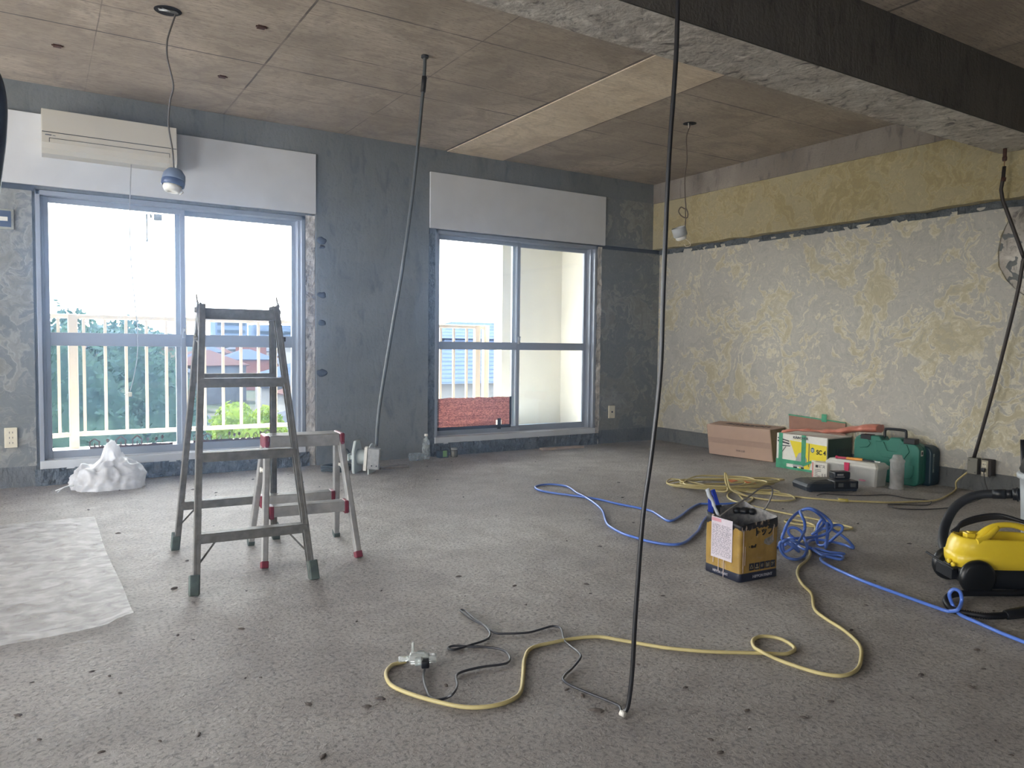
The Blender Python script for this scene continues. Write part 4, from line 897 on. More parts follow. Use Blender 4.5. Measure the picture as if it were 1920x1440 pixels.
LB = M('label_paper', srgb(196, 188, 196), .7, var=.10, sc=30)
lm_ = face_mt((-a_-.0012, .0, 0), (0, -1, 0), (0, 0, 1))     # left face drawing plane: x right in the photo
lab_ = MB().box((-.062, .075, -.0003), (.062, .250, .0012), lm_).build('label', LB, can)
PK = M('pink_print', srgb(196, 140, 150), .7); INKD = M('print_ink', srgb(90, 86, 96), .7)
MB().box((-.060, .232, .0012), (-.004, .246, .0018), lm_).build('label_heading', PK, lab_)
b = MB(); rr = random.Random(3)
for i in range(26):
    y = .218-i*.0052; 
    if i in (4, 9, 15, 20): b.box((-.058, y, .0012), (.058, y+.0006, .0016), lm_); continue
    x = -.056
    while x < .05:
        l = rr.uniform(.004, .016); b.box((x, y, .0012), (min(x+l, .056), y+.0016, .0016), lm_); x += l+rr.uniform(.002, .010)
for x in (-.03, .006, .03): b.box((x, .170, .0012), (x+.0006, .224, .0016), lm_)
b.build('label_text', INKD, lab_)
fm_ = face_mt((0, -b_-.0008, 0), (1, 0, 0), (0, 0, 1))
text('lettering', 'トップ', .038, BLACKP, can, fm_ @ Matrix.Translation((.022, .203, .0)), 1.0, .0006, .0012)
text('lettering', '・8㎡', .016, BLACKP, can, fm_ @ Matrix.Translation((-.045, .145, .0)), 1.2, .0006, .0006)
text('lettering', 'NIPPON PAINT', .017, M('pale_print', srgb(150, 150, 160), .6), can, fm_ @ Matrix.Translation((.020, .017, .0)), 1.0, .0006, .0004)
text('lettering', 'NIPPON PAINT', .015, M('pale_print', srgb(150, 150, 160), .6), can, lm_ @ Matrix.Translation((-.005, .017, .0)), .9, .0006, .0004)
NV = M('navy_print', srgb(30, 34, 52), .5); PP = M('picto_print', srgb(150, 140, 110), .6)
for i in range(5):
    x = -.058+i*.031
    sq_ = MB().box((x, .045, 0), (x+.026, .075, .0008), fm_).build('pictogram', NV, can)
    b = MB(); cx, cy = x+.013, .060
    if i == 0: b.bar(fm_ @ Vector((cx-.008, cy-.006, .001)), fm_ @ Vector((cx, cy+.009, .001)), .002, .0008, (1, 0, 0)).bar(fm_ @ Vector((cx, cy+.009, .001)), fm_ @ Vector((cx+.008, cy-.006, .001)), .002, .0008, (1, 0, 0)).bar(fm_ @ Vector((cx-.008, cy-.006, .001)), fm_ @ Vector((cx+.008, cy-.006, .001)), .0008, .002, (0, 1, 0))
    elif i == 1: b.box((cx-.003, cy, .0008), (cx+.003, cy+.009, .0014), fm_).box((cx-.009, cy-.009, .0008), (cx+.009, cy-.003, .0014), fm_)
    elif i == 2: b.lathe([(.007, .0008), (.0055, .0014)], n=14, mt=fm_ @ Matrix.Translation((cx, cy, 0)), cap=False).box((cx-.002, cy-.002, .0008), (cx+.002, cy+.002, .0014), fm_)
    elif i == 3: b.box((cx-.008, cy-.009, .0008), (cx-.005, cy+.009, .0014), fm_).box((cx-.002, cy-.009, .0008), (cx+.002, cy+.004, .0014), fm_).box((cx+.005, cy-.009, .0008), (cx+.008, cy+.009, .0014), fm_)
    else: b.bar(fm_ @ Vector((cx-.008, cy-.008, .001)), fm_ @ Vector((cx+.008, cy+.008, .001)), .002, .0008, (1, 0, 0)).box((cx-.008, cy+.002, .0008), (cx-.002, cy+.008, .0014), fm_)
    b.build('pictogram_mark', PP, sq_)
# paint runs
PRM = M('pale_paint', srgb(200, 184, 178), .5)
for x, z0, z1 in ((-.018, .02, .075), (.012, .0, .08), (-.05, .05, .1)): MB().box((x, z0, 0), (x+.003, z1, .0009), lm_).build('paint_run', PRM, can)
for x, z0, z1 in ((-.095, .04, .22), (-.085, .07, .15), (.075, .16, .22)): MB().box((x, z0, 0), (x+.0025, z1, .0008), fm_).build('paint_run', PRM, can)
# blob of dried paint at the right rim
b = MB()
for i, (cx, cy, rr_) in enumerate(((.078, .060, .030), (.050, .078, .022), (.092, .030, .018))):
    b.loft([[(cx+rr_*q*cos(a*pi/8)*(1+.5*noise.noise(Vector((cos(a*pi/8)*2+i*7, sin(a*pi/8)*2, q)))), cy+rr_*.8*q*sin(a*pi/8)*(1+.5*noise.noise(Vector((cos(a*pi/8)*2, sin(a*pi/8)*2+i*5, q)))), .254+h_+.004*noise.noise(Vector((a*1.0, q*4, i)))) for a in range(16)] for q, h_ in ((.7, -.012), (1, -.002), (.9, .006), (.5, .012), (.1, .013))])
b.build('dried_paint_lump', M('dried_black_paint', srgb(24, 24, 26), .4, bump=.6), t_)
iv = t_.matrix_basis.inverted()
hp = [Vector((2.447, 2.225, .258)), UP(2.49, 2.22, 1370, 953), UP(2.56, 2.21, 1400, 934), UP(2.63, 2.20, 1425, 916), UP(2.66, 2.20, 1438, 911), UP(2.675, 2.20, 1447, 915), UP(2.68, 2.2, 1448, 925), UP(2.68, 2.2, 1443, 939), UP(2.68, 2.2, 1435, 953), Vector((2.682, 2.20, .262))]
MB().tube(cr(hp, 5), .0036, 8).build('wire_handle', GREYC, t_, True)
# tools standing in the can
t_ = thing('scraper', 'blue handled scraper standing in the yellow paint tin', 'tool', (2.49, 2.26, .26))
p0 = UP(2.50, 2.255, 1345, 968); p1 = UP(2.50, 2.255, 1346, 949); p2 = UP(2.50, 2.255, 1336, 918)
b = MB(); b.bar(p1, p2, .020, .012, (1, -.3, 0)); bevel(b.build('handle', M('blue_plastic', srgb(34, 60, 170), .4), t_, True), .003)
b = MB(); b.bar(p0-Vector((0, 0, .1)), p1, .016, .010, (1, -.3, 0)); b.bar(p1-Vector((0, 0, .004)), p1+Vector((0, 0, .006)), .026, .016, (1, -.3, 0)); b.build('ferrule', BLACKP, t_, True)
t_ = thing('paint_brush', 'white taped stick leaning beside the blue scraper in the tin', 'tool', (2.47, 2.27, .26))
p0 = UP(2.485, 2.262, 1342, 955); p1 = UP(2.482, 2.262, 1326, 917)
pp = [p0-(p1-p0)*1.2, p0, p0.lerp(p1, .2), p0.lerp(p1, .45)+Vector((.003, 0, 0)), p0.lerp(p1, .7)-Vector((.004, 0, 0)), p0.lerp(p1, .9), p1]
MB().tube(cr(pp, 4), lambda u: .0065+.0035*u+.0008*sin(u*23), 10).build('handle', M('wrapped_tape', srgb(186, 192, 200), .6, bump=.5), t_, True)
t_ = thing('putty_knife', 'wide blue spreader standing at the left corner of the paint tin', 'tool', (2.46, 2.31, .25))
p0 = UP(2.475, 2.305, 1334, 965); p1 = UP(2.475, 2.305, 1332, 935)
b = MB(); b.bar(p0-Vector((0, 0, .08)), p1, .022, .004, (1, -.6, 0)); b.build('blade', M('blue_plastic', srgb(34, 60, 170), .4), t_, True)

# ---- saw / reel and scraps at the foot of the window wall
RG = M('pale_grey_plastic', srgb(186, 196, 196), .5, var=.06)
t_ = thing('cable_reel', 'pale grey plastic cable reel with two upright side plates by the column', 'reel', (2.09, 5.42, 0), R(-40))
rm = Matrix(((0, 0, 1, 0), (1, 0, 0, 0), (0, 1, 0, 0), (0, 0, 0, 1)))
def plate(x0, x1, pts): return MB().prism(pts, x0, x1, rm)
bevel(plate(-.072, -.05, [(-.075, 0), (.075, 0), (.09, .03), (.09, .17), (.045, .245), (-.045, .245), (-.09, .17), (-.09, .03)]).build('side_plate', RG, t_), .006)
bevel(plate(.05, .062, [(-.085, 0), (.085, 0), (.085, .14)]+[(.085*cos(a*pi/10), .14+.085*sin(a*pi/10)) for a in range(1, 10)]+[(-.085, .14)]).build('side_plate', RG, t_), .004)
MB().lathe([(.03, .05), (.034, .02), (.055, -.02), (.06, -.05)], (0, 0, .12), 'X', 20).build('hub', RG, t_)
MB().tube([(.062, 0, .12), (.075, 0, .12)], .03, 14).build('crank', BLACKP, t_)
MB().box((-.12, -.012, .10), (-.072, .012, .13)).box((-.125, -.03, .09), (-.118, .03, .14)).build('handle', RG, t_)
t_ = thing('coiled_cable', 'dark cable coiled on the floor behind the grey reel', 'cable', (1.96, 5.55, 0))
pts = []
for j in range(44):
    a = j*2*pi/11; r_ = .10+.015*sin(j*1.7); pts.append((1.93+r_*cos(a)*1.1, 5.56+r_*.9*sin(a), .008+.045*j/44+.004*sin(j*2.3)))
pts += [(1.9, 5.5, .10), (1.93, 5.52, .16), (2.0, 5.56, .165), (2.03, 5.56, .11)]
MB().tube(cr(pts, 4), .006, 7).build('cable', M('dark_green_cable', srgb(42, 52, 54), .5), t_, True)
def plank(name, lab, x, y, z, l, w_, h, rz, mat, n=1):
    t = thing(name, lab, 'wood', (x, y, z), rz)
    bevel(MB().box((-l/2, -w_/2, 0), (l/2, w_/2, h)).build('board', mat, t), .002); return t
WOODP = M('pale_wood', srgb(168, 150, 132), .8, var=.15, sc=20)
plank('wood_offcut', 'pale wooden offcut on the floor in front of the right window', 4.225, 5.82, .0, .46, .07, .018, R(-4), WOODP)
plank('wood_offcut', 'grey wooden offcut behind the cable reel near the column', 2.36, 5.50, .0, .24, .06, .02, R(2), M('grey_wood', srgb(140, 134, 128), .85, var=.2))
t_ = thing('plastic_bottle', 'clear plastic bottle standing at the left corner of the right window', 'bottle', (2.80, 5.83, 0))
MB().lathe([(.001, .002), (.030, 0), (.034, .01), (.034, .05), (.031, .06), (.034, .07), (.034, .13), (.028, .16), (.013, .185), (.013, .20)], n=20).build('body', mat_thin('bottle_plastic', (.75, .85, .88), .35, .1, 20), t_)
MB().lathe([(.015, .195), (.015, .215), (.001, .216)], n=16).build('cap', WHITE, t_)
t_ = thing('plastic_tray', 'clear plastic tray on the floor left of the clear bottle', 'container', (2.69, 5.80, 0))
MB().loft([[(x*.055*s, y*.035*s, z) for x, y in ((-1, -1), (1, -1), (1, 1), (-1, 1))] for z, s in ((0, .85), (.055, 1.0), (.06, 1.05))]).build('body', mat_thin('tray_plastic', (.7, .82, .9), .4, .15, 15), t_)
t_ = thing('glass_jar', 'small jar with dark contents below the right window', 'jar', (3.07, 5.83, 0))
MB().lathe([(.001, 0), (.03, 0), (.032, .01), (.032, .055), (.026, .062)], n=20).build('body', M('dark_jar', srgb(96, 92, 74), .2), t_)
MB().lathe([(.028, .062), (.028, .078), (.001, .079)], n=20).build('lid', M('grey_lid', srgb(150, 152, 150), .4), t_)
t_ = thing('small_box', 'small dark box with a green label beside the jar', 'box', (2.965, 5.845, 0))
bevel(MB().box((-.045, -.03, 0), (.045, .03, .06)).build('body', M('dark_box', srgb(52, 62, 72), .6), t_), .003)
MB().box((-.012, -.032, .008), (.028, -.0295, .062)).build('label', M('green_label', srgb(120, 160, 90), .6), t_)
MB().tube([(-.02, 0, .06), (-.02, 0, .095)], .010, 8).build('knob', BLACKP, t_)

# ---- plastic bag
t = mat_thin('bag_film', (.86, .87, .90), .86, .35, 5)
def bag():
    b = MB(); vs = []; fs = []; nu, nv = 96, 60
    for j in range(nv+1):
        ph = j/nv*pi/2
        for i in range(nu):
            a = 2*pi*i/nu; r_ = max(0.0, cos(ph))**.5*(1-.12*(1-j/nv)**6); zz = sin(ph)**1.15
            X = .225*cos(a)*r_; Y = .17*sin(a)*r_; Z = .165*zz
            # a pinched corner rising on the right
            Z += .12*math.exp(-(((X-.02)/.055)**2+((Y-.02)/.06)**2))*zz
            d = Vector((X, Y, Z)); q = d*6+Vector((3, 1, 5))
            w1_ = noise.noise(q+Vector((noise.noise(q*1.1), noise.noise(q*1.3+Vector((5, 5, 5))), 0))*1.6)
            ridge = (1-abs(w1_)*2.2); w2_ = 1-abs(noise.noise(d*17+Vector((w1_, 2, 2))))*2
            k_ = 1+.10*ridge+.05*w2_+.10*noise.noise(Vector((cos(a)*1.6, sin(a)*1.6, 9)))-.04
            vs.append((X*k_, Y*k_, max(.0, Z*(1+.16*ridge+.06*w2_)-.012)+.002))
    for j in range(nv):
        for i in range(nu): fs.append((j*nu+i, j*nu+(i+1) % nu, (j+1)*nu+(i+1) % nu, (j+1)*nu+i))
    return b.add(vs, fs, True)
t_ = thing('plastic_bag', 'crumpled white plastic bag on the floor below the left window', 'bag', (.385, 5.66, 0), R(-8))
bag().build('bag_film', t, t_)
MB().tube(cr([(-.19, -.06, .05), (-.24, -.05, .03), (-.30, -.03, .004)]), .004, 5).tube(cr([(-.19, -.08, .04), (-.24, -.09, .035), (-.28, -.10, .005)]), .004, 5).build('tie', M('bag_tie', srgb(210, 212, 216), .5), t_)

# ---- plastic sheet on the floor, left
t = mat_thin('sheet_film', (.90, .90, .91), .45, .52, 12, (1, 1.3, 1))
t_ = thing('plastic_sheet', 'translucent white plastic sheet lying on the floor at the left edge', 'sheet', (-.3, 3.7, 0))
b = MB(); vs = []; fs = []; nu, nv = 90, 130
for i in range(nu+1):
    for j in range(nv+1):
        u, v = i/nu, j/nv
        x0 = -1.3; x1 = .262-.010*v+.012*sin(v*7)*(1-v)
        X = x0+(x1-x0)*u; Y = 2.79+(4.71-2.79)*v+.03*noise.noise(Vector((X*3, 1, v)))*(1 if v in (0, 1) else 0)+.02*u
        z = .004+.003*(1+noise.noise(Vector((X*1.5, Y*2, 1))))+.0009*(1+noise.noise(Vector((X*22, Y*22, 4))))
        z += .045*math.exp(-((v)/.05)**2)*(.35+.65*max(0, sin(u*6.0-1.2)))*(.4+.6*u)+.03*math.exp(-((1-u)/.04)**2)*math.exp(-(v/.12)**2)
        for fx in (-.03, -.14, .12, .2): z += .004*math.exp(-((X-fx-.01*sin(Y*3))/.004)**2)
        vs.append((X, Y, z))
for i in range(nu):
    for j in range(nv): a = i*(nv+1)+j; fs.append((a, a+nv+1, a+nv+2, a+1))
b.add(vs, fs, True); b.build('film', t, t_, True)

# ================================================================== tool pile by the right wall
# long parcel box
t_ = thing('cardboard_box', 'long plain brown cardboard parcel lying against the right wall, leftmost of the pile', 'box', (5.32, 4.58, 0), R(-77))
L_, D_, H_ = .615, .24, .282     # local x: along the box towards the camera side, local y: towards the wall
def bxp(x, y, z): return (x, y, z)
ang = R(-76.4)
b = MB()
c8 = [(-L_/2, -.06, .012), (L_/2, -.06, 0), (L_/2+.01, -.06+D_*.82, 0), (-L_/2, -.06+D_*.8, 0), (-L_/2-.02, -.085, H_), (L_/2-.03, -.075, H_+.0), (L_/2+.02, .12, H_+.015), (-L_/2, .125, H_+.02)]
b.add(c8, [(0, 3, 2, 1), (4, 5, 6, 7), (0, 1, 5, 4), (1, 2, 6, 5), (2, 3, 7, 6), (3, 0, 4, 7)])
cb_ = bevel(b.build('carton', CARD, t_), .006)
def quad(c00, c10, c11, c01, off, u, v):
    a = Vector(c00).lerp(Vector(c10), u); b2 = Vector(c01).lerp(Vector(c11), u); return a.lerp(b2, v)
def facep(idx, u, v, off=.001):
    q = [Vector(c8[i]) for i in idx]; n_ = (q[1]-q[0]).cross(q[3]-q[0]).normalized()
    return quad(q[0], q[1], q[2], q[3], 0, u, v)+n_*off
TAPE = M('carton_tape', srgb(162, 136, 118), .35, var=.08)
def patch(idx, u0, u1, v0, v1, th=.0012):
    vs = [facep(idx, u, v, .0003) for u, v in ((u0, v0), (u1, v0), (u1, v1), (u0, v1))]+[facep(idx, u, v, th) for u, v in ((u0, v0), (u1, v0), (u1, v1), (u0, v1))]
    return MB().add(vs, [(0, 3, 2, 1), (4, 5, 6, 7), (0, 1, 5, 4), (1, 2, 6, 5), (2, 3, 7, 6), (3, 0, 4, 7)])
FR = (0, 1, 5, 4); TP = (4, 5, 6, 7)
patch(FR, .01, .99, .40, .58, .0015).build('packing_tape', TAPE, cb_)
q0, q1, q3 = facep(TP, .5, .5), facep(TP, .9, .5), facep(TP, .5, .9)
PRN = M('brown_print', srgb(88, 70, 64), .8)
text('lettering', 'amazon', .118, PRN, cb_, face_mt(facep(TP, .56, .55, .0015), q1-q0, q3-q0), 1.15, .0003, .002)
mm = face_mt(facep(TP, .53, .55, .0015), q1-q0, q3-q0); b = MB()
ar = [Vector((-.10+.20*i/14, -.052-.024*sin(pi*i/14), 0)) for i in range(15)]
for i in range(14): b.bar(mm @ ar[i], mm @ ar[i+1], .006, .0008, mm.to_3x3() @ Vector((0, 1, 0)))
b.build('printed_arc', PRN, cb_)
text('lettering', '取扱注意', .018, PRN, cb_, face_mt(facep(FR, .52, .22, .0015), Vector(c8[1])-Vector(c8[0]), (0, 0, 1)), 1.2, .0003)
patch((1, 2, 6, 5), .02, .98, .02, .98, .003).build('end_shade', M('shaded_card', srgb(120, 104, 66), .85), cb_)  # darker sheet over the end face, its shade put into the colour
# printed carton with green tape
t_ = thing('product_box', 'white and yellow printed carton wrapped in green tape, open top flaps', 'box', (5.162, 4.10, 0), R(-88))
Lk, Dk, Hk = .46, .33, .285
bevel(MB().box((0, 0, 0), (Lk, Dk, Hk)).build('carton', M('white_carton', srgb(222, 222, 216), .6, var=.04), t_), .003)
kb = t_.children[0]; km = face_mt((0, -.0006, 0), (1, 0, 0), (0, 0, 1))
YL = M('yellow_print', srgb(232, 214, 40), .5, var=.04); GRP = M('dark_grey_print', srgb(70, 68, 74), .5); LG = M('light_grey_print', srgb(170, 172, 176), .5)
MB().prism([(.125, .235), (.37, .225), (Lk-.002, .222), (Lk-.002, .10), (.33, .10), (.31, .02), (.22, .02)], 0, .0008, km).build('yellow_panel', YL, kb)
b = MB()
for (x0, y0, x1, y1, w_) in ((.01, .245, .12, .225, .010), (.01, .222, .12, .205, .014), (.02, .185, .13, .188, .008), (.09, .18, .045, .12, .005), (.045, .12, .03, .125, .012)): b.bar(km @ Vector((x0, y0, .001)), km @ Vector((x1, y1, .001)), w_, .0009, (0, 0, 1))
b.box((.300, .04, .0004), (.307, .225, .0014), km); b.build('printed_accessory', GRP, kb)
b = MB(); b.prism([(.18, .06), (.29, .06), (.285, .10), (.26, .135), (.24, .15), (.21, .14), (.19, .10)], .0008, .0014, km); b.box((.16, .03, .0008), (.26, .06, .0014), km); b.build('printed_machine', LG, kb)
MB().box((.165, .012, .0008), (.20, .028, .0016), km).box((.235, .012, .0008), (.262, .03, .0016), km).build('printed_wheel', BLACKP, kb)
text('lettering', 'KÄRCHER', .027, GRP, kb, km @ Matrix.Translation((.225, .262, .0026)), 1.15, .0004, .0008)
MB().box((.155, .243, .0004), (.24, .246, .0012), km).build('underline', YL, kb)
text('lettering', 'SC 4', .050, BLACKP, kb, km @ Matrix.Translation((.410, .165, .0012)), .85, .0005, .0016)
MB().prism([(.335+.018*cos(R(30+60*i)), .178+.022*sin(R(30+60*i))) for i in range(6)], .0008, .0016, km).build('hexagon_badge', M('blue_print', srgb(60, 110, 150), .5), kb)
MB().box((.325, .178, .0016), (.345, .184, .0020), km).box((.327, .168, .0016), (.343, .173, .0020), km).build('badge_text', WHITE, kb)
GT = mat_thin('green_tape', (.16, .62, .40), .75, .25, 10)
for i, (x0, z0, x1, z1) in enumerate(((.022, .0, .058, .287), (.235, .06, .275, .287), (.0, .0, .10, .075), (.10, .0, Lk, .018), (.10, .045, .27, .075))):
    MB().box((x0, z0, .0018+.0006*i), (x1, z1, .0022+.0006*i), km).build('green_tape', GT, kb)
MB().bar(km @ Vector((.25, .045, .005)), km @ Vector((.33, .085, .005)), .02, .0006, (0, 0, 1)).build('green_tape', GT, kb)
DGN = M('dark_green_side', srgb(52, 78, 58), .5); sd_ = MB().box((Lk, .012, .012), (Lk+.001, Dk-.004, Hk-.01)).build('side_panel', DGN, kb)
text('lettering', 'KÄRCHER', .05, BLACKP, kb, face_mt((Lk+.0015, .22, .17), (0, 1, 0), (0, 0, 1)), 1.0, .0004)
bevel(MB().add([(-.10, .30, Hk), (.42, .30, Hk), (.40, .33, Hk+.10), (-.13, .33, Hk+.125), (-.10, .303, Hk), (.42, .303, Hk), (.40, .333, Hk+.10), (-.13, .333, Hk+.125)],
      [(0, 1, 2, 3), (4, 7, 6, 5), (0, 4, 5, 1), (3, 2, 6, 7), (0, 3, 7, 4), (1, 5, 6, 2)]).build('back_flap', CARDD, t_), .001)
MB().add([(-.13, .327, Hk+.118), (.40, .327, Hk+.094), (.40, .3275, Hk+.103), (-.13, .3275, Hk+.130), (-.13, .334, Hk+.118), (.40, .334, Hk+.094), (.40, .3345, Hk+.103), (-.13, .3345, Hk+.130)],
      [(0, 1, 2, 3), (4, 7, 6, 5), (0, 4, 5, 1), (3, 2, 6, 7), (0, 3, 7, 4), (1, 5, 6, 2)]).box((.19, .322, Hk+.09), (.235, .326, Hk+.155)).build('tape_strip', GT, t_)
SAL = M('salmon_film', srgb(206, 128, 108), .35, var=.2, sc=25, bump=.6)
t_ = thing('folded_film', 'folded shiny salmon coloured film lying across the open carton', 'film', (5.25, 3.85, .29))
b = MB(); vs = []; fs = []; nu, nv = 70, 14
A0 = Vector((5.16, 4.04, .300)); B0 = Vector((5.42, 3.36, .375))
for i in range(nu+1):
    u = i/nu; c_ = A0.lerp(B0, u); hw = .016+.058*max(0, u-.4)**.8+.005*sin(u*30)
    for j in range(nv):
        a = 2*pi*j/nv; r_ = 1+.25*noise.noise(Vector((u*12, cos(a)*2, sin(a)*2)))
        vs.append(c_+Vector((cos(a)*hw*1.6*r_, cos(a)*hw*.3, sin(a)*hw*.62*r_+.008*sin(u*9))))
for i in range(nu):
    for j in range(nv): fs.append((i*nv+j, i*nv+(j+1) % nv, (i+1)*nv+(j+1) % nv, (i+1)*nv+j))
b.add(vs, fs, True); b.f += [list(range(nv)), list(range(nu*nv, nu*nv+nv))]; b.s += [False]*2; b.build('film', SAL, t_, True)
# screw box
t_ = thing('screw_box', 'small white box with a red edge in front of the green taped carton', 'box', (4.945, 3.60, 0), R(-78))
bevel(MB().box((0, 0, 0), (.115, .10, .125)).build('box', WHITE, t_), .002); kb = t_.children[0]
km = face_mt((0, -.0006, 0), (1, 0, 0), (0, 0, 1)); RP = M('red_print', srgb(214, 90, 90), .5)
b = MB()
for i in range(11): b.box((.001, .002+i*.0112, 0), (.011, .0095+i*.0112, .0007), km)
b.build('red_edge', RP, kb)
text('lettering', '■ビス', .026, BLACKP, kb, km @ Matrix.Translation((.063, .095, .0003)), 1.0, .0004, .0005)
b = MB(); rr = random.Random(2)
for i in range(5): b.box((.022, .070-i*.012, 0), (.022+rr.uniform(.02, .05), .0735-i*.012, .0006), km)
b.box((.078, .008, 0), (.082, .045, .0006), km).box((.098, .008, 0), (.102, .045, .0006), km); b.build('printed_lines', GRP, kb)
# translucent tool box
TBX = mat_thin('tool_box_plastic', (.72, .72, .70), .93, .3, 4)
t_ = thing('tool_box', 'translucent white tool box with a pink latch and pale lid', 'toolbox', (5.005, 3.525, 0), R(-88))
Lt, Dt, Ht = .40, .155, .165
def rect(x0, x1, y0, y1, z, r=.012): return [(x, y, z) for x, y in ((x0+r, y0), (x1-r, y0), (x1, y0+r), (x1, y1-r), (x1-r, y1), (x0+r, y1), (x0, y1-r), (x0, y0+r))]
MB().loft([rect(.012, Lt-.012, .010, Dt-.010, 0), rect(.004, Lt-.004, .004, Dt-.004, .118), rect(-.004, Lt+.004, -.004, Dt+.004, .119), rect(-.004, Lt+.004, -.004, Dt+.004, .128)], None, True, False).build('body', TBX, t_)
bevel(MB().loft([rect(-.006, Lt+.006, -.006, Dt+.006, .129), rect(-.006, Lt+.006, -.006, Dt+.006, .142), rect(.004, Lt-.004, .004, Dt-.004, .150), rect(.014, Lt-.014, .014, Dt-.014, .163), rect(.03, Lt-.03, .03, Dt-.03, .165)], None, True, False).build('lid', M('frosted_lid', srgb(206, 206, 200), .4, var=.05), t_), .002)
PKL = M('pink_latch', srgb(196, 44, 88), .4)
bevel(MB().add([(.155, -.014, .150), (.195, -.014, .150), (.193, -.014, .095), (.186, -.014, .088), (.164, -.014, .088), (.157, -.014, .095), (.155, -.004, .150), (.195, -.004, .150), (.193, -.004, .095), (.186, -.004, .088), (.164, -.004, .088), (.157, -.004, .095)],
   [(0, 5, 4, 3, 2, 1), (6, 7, 8, 9, 10, 11), (0, 1, 7, 6), (1, 2, 8, 7), (2, 3, 9, 8), (3, 4, 10, 9), (4, 5, 11, 10), (5, 0, 6, 11)]).build('latch', PKL, t_), .002)
MB().prism([(.29+.028*cos(a*pi/8), .036+.007*sin(a*pi/8)) for a in range(16)], 0, .0012, face_mt((0, .004, 0), (1, 0, 0), (0, 0, 1))).build('oval_mark', M('pink_mark', srgb(190, 120, 140), .5), t_)
# cutter knife on the lid
t_ = thing('utility_knife', 'cutter knife with orange and magenta handle lying on the tool box lid', 'knife', (5.06, 3.36, .165), R(-72))
bevel(MB().box((-.03, -.011, .001), (.085, .011, .018)).build('handle', M('orange_plastic', srgb(232, 160, 60), .4), t_), .004)
bevel(MB().box((-.09, -.010, .002), (-.03, .010, .017)).tube([(-.105, 0, .011), (-.088, 0, .010)], .012, 10).build('grip', M('magenta_plastic', srgb(190, 50, 90), .4), t_), .003)
MB().box((.085, -.008, .004), (.10, .008, .014)).build('blade_guard', DARK, t_)
t_ = thing('hand_tool', 'dark pliers lying on the tool box lid behind the cutter knife', 'tool', (5.085, 3.22, .166), R(-80))
MB().bar((-.05, 0, .006), (.03, .012, .006), .010, .010, (0, 1, 0)).bar((-.05, .015, .006), (.03, .0, .006), .010, .010, (0, 1, 0)).build('handle', BLACKP, t_)
MB().bar((.03, .006, .006), (.07, .006, .006), .014, .008, (0, 1, 0)).tube([(.028, .006, .004), (.028, .006, .014)], .008, 8).build('jaw', STEEL, t_)
# clear tube
t_ = thing('plastic_canister', 'clear plastic canister standing right of the translucent tool box', 'container', (5.115, 3.035, 0), R(10))
TUB = mat_thin('cloudy_plastic', (.62, .62, .62), .72, .3, 9)
MB().lathe([(.001, .001), (.052, 0), (.052, .006), (.046, .015), (.046, .185), (.050, .19), (.050, .202), (.036, .212), (.030, .235), (.028, .238), (.001, .238)], n=24).build('body', TUB, t_)
MB().lathe([(.040, .06), (.040, .10), (.001, .10)], n=20).build('contents', M('grey_contents', srgb(120, 112, 104), .8, var=.4, sc=80), t_)
# green power tool case
GC = M('teal_case', srgb(36, 112, 96), .45, var=.10, sc=8); GCD = M('dark_teal_case', srgb(14, 50, 62), .45, var=.08)
t_ = thing('tool_case', 'green plastic power tool case with black handle standing on its side', 'case', (5.27, 3.475, 0), R(-86))
Lc, Dc, Hc = .49, .125, .335
def case_poly(L, H_): return [(.012, 0), (L-.03, 0), (L-.005, .02), (L, .05), (L, H_-.075), (L-.012, H_-.05), (L-.045, H_-.03), (L*.74, H_-.022), (L*.72, H_-.0), (L*.56, H_-.0), (L*.54, H_-.022), (L*.50, H_-.026), (L*.43, H_-.026), (L*.40, H_), (L*.27, H_), (L*.25, H_-.004), (.04, H_-.004), (.012, H_-.02), (0, H_-.05), (0, .02)]
cm = face_mt((0, 0, 0), (1, 0, 0), (0, 0, 1))       # normal -y: extrude towards -y
# case occupies local y 0..Dc, its face (towards the room) at y = 0
bevel(MB().prism(case_poly(Lc, Hc), -Dc*.5+.002, 0, cm).build('front_shell', GC, t_), .010, 3)
bevel(MB().prism([(x*.995+.001, z*.99) for x, z in case_poly(Lc, Hc)], -Dc, -Dc*.5-.002, cm).build('back_shell', GC, t_), .010, 3)
b = MB().prism([(.03, Hc-.03), (.11, Hc-.03), (.13, Hc-.06), (.11, Hc-.09), (.05, Hc-.10), (.03, Hc-.08)], -.002, .005, cm)
b.prism([(.17, Hc-.035), (.23, Hc-.035), (.26, Hc-.10), (.33, Hc-.10), (.35, Hc-.04), (.40, Hc-.04), (.42, Hc-.09), (.38, Hc-.15), (.22, Hc-.15), (.18, Hc-.10)], -.002, .006, cm)
b.prism([(.04, .05), (.43, .05), (.45, .08), (.45, .15), (.04, .15)], -.002, .004, cm)
bevel(b.build('raised_rib', GC, t_), .004, 2)
b = MB(); hx0, hx1 = .205, .36
b.tube(cr([(hx0, .06, Hc-.01), (hx0, .06, Hc+.040), (hx0+.018, .06, Hc+.055), (hx1-.018, .06, Hc+.055), (hx1, .06, Hc+.040), (hx1, .06, Hc-.02)], 5), .010, 10)
b.build('handle', BLACKP, t_)
for x in (.09, .415):
    bevel(MB().box((x-.04, -.004, Hc-.035), (x+.04, .065, Hc+.004)).build('latch', BLACKP, t_), .004)
MB().box((Lc, .02, .22), (Lc+.0015, .05, .26)).build('sticker', WHITE, t_); MB().box((Lc+.0015, .025, .23), (Lc+.002, .045, .25)).build('sticker_print', BLACKP, t_)
t_ = thing('tool_case', 'dark teal power tool case with a pale strip, rightmost of the pile', 'case', (5.405, 3.275, 0), R(-90))
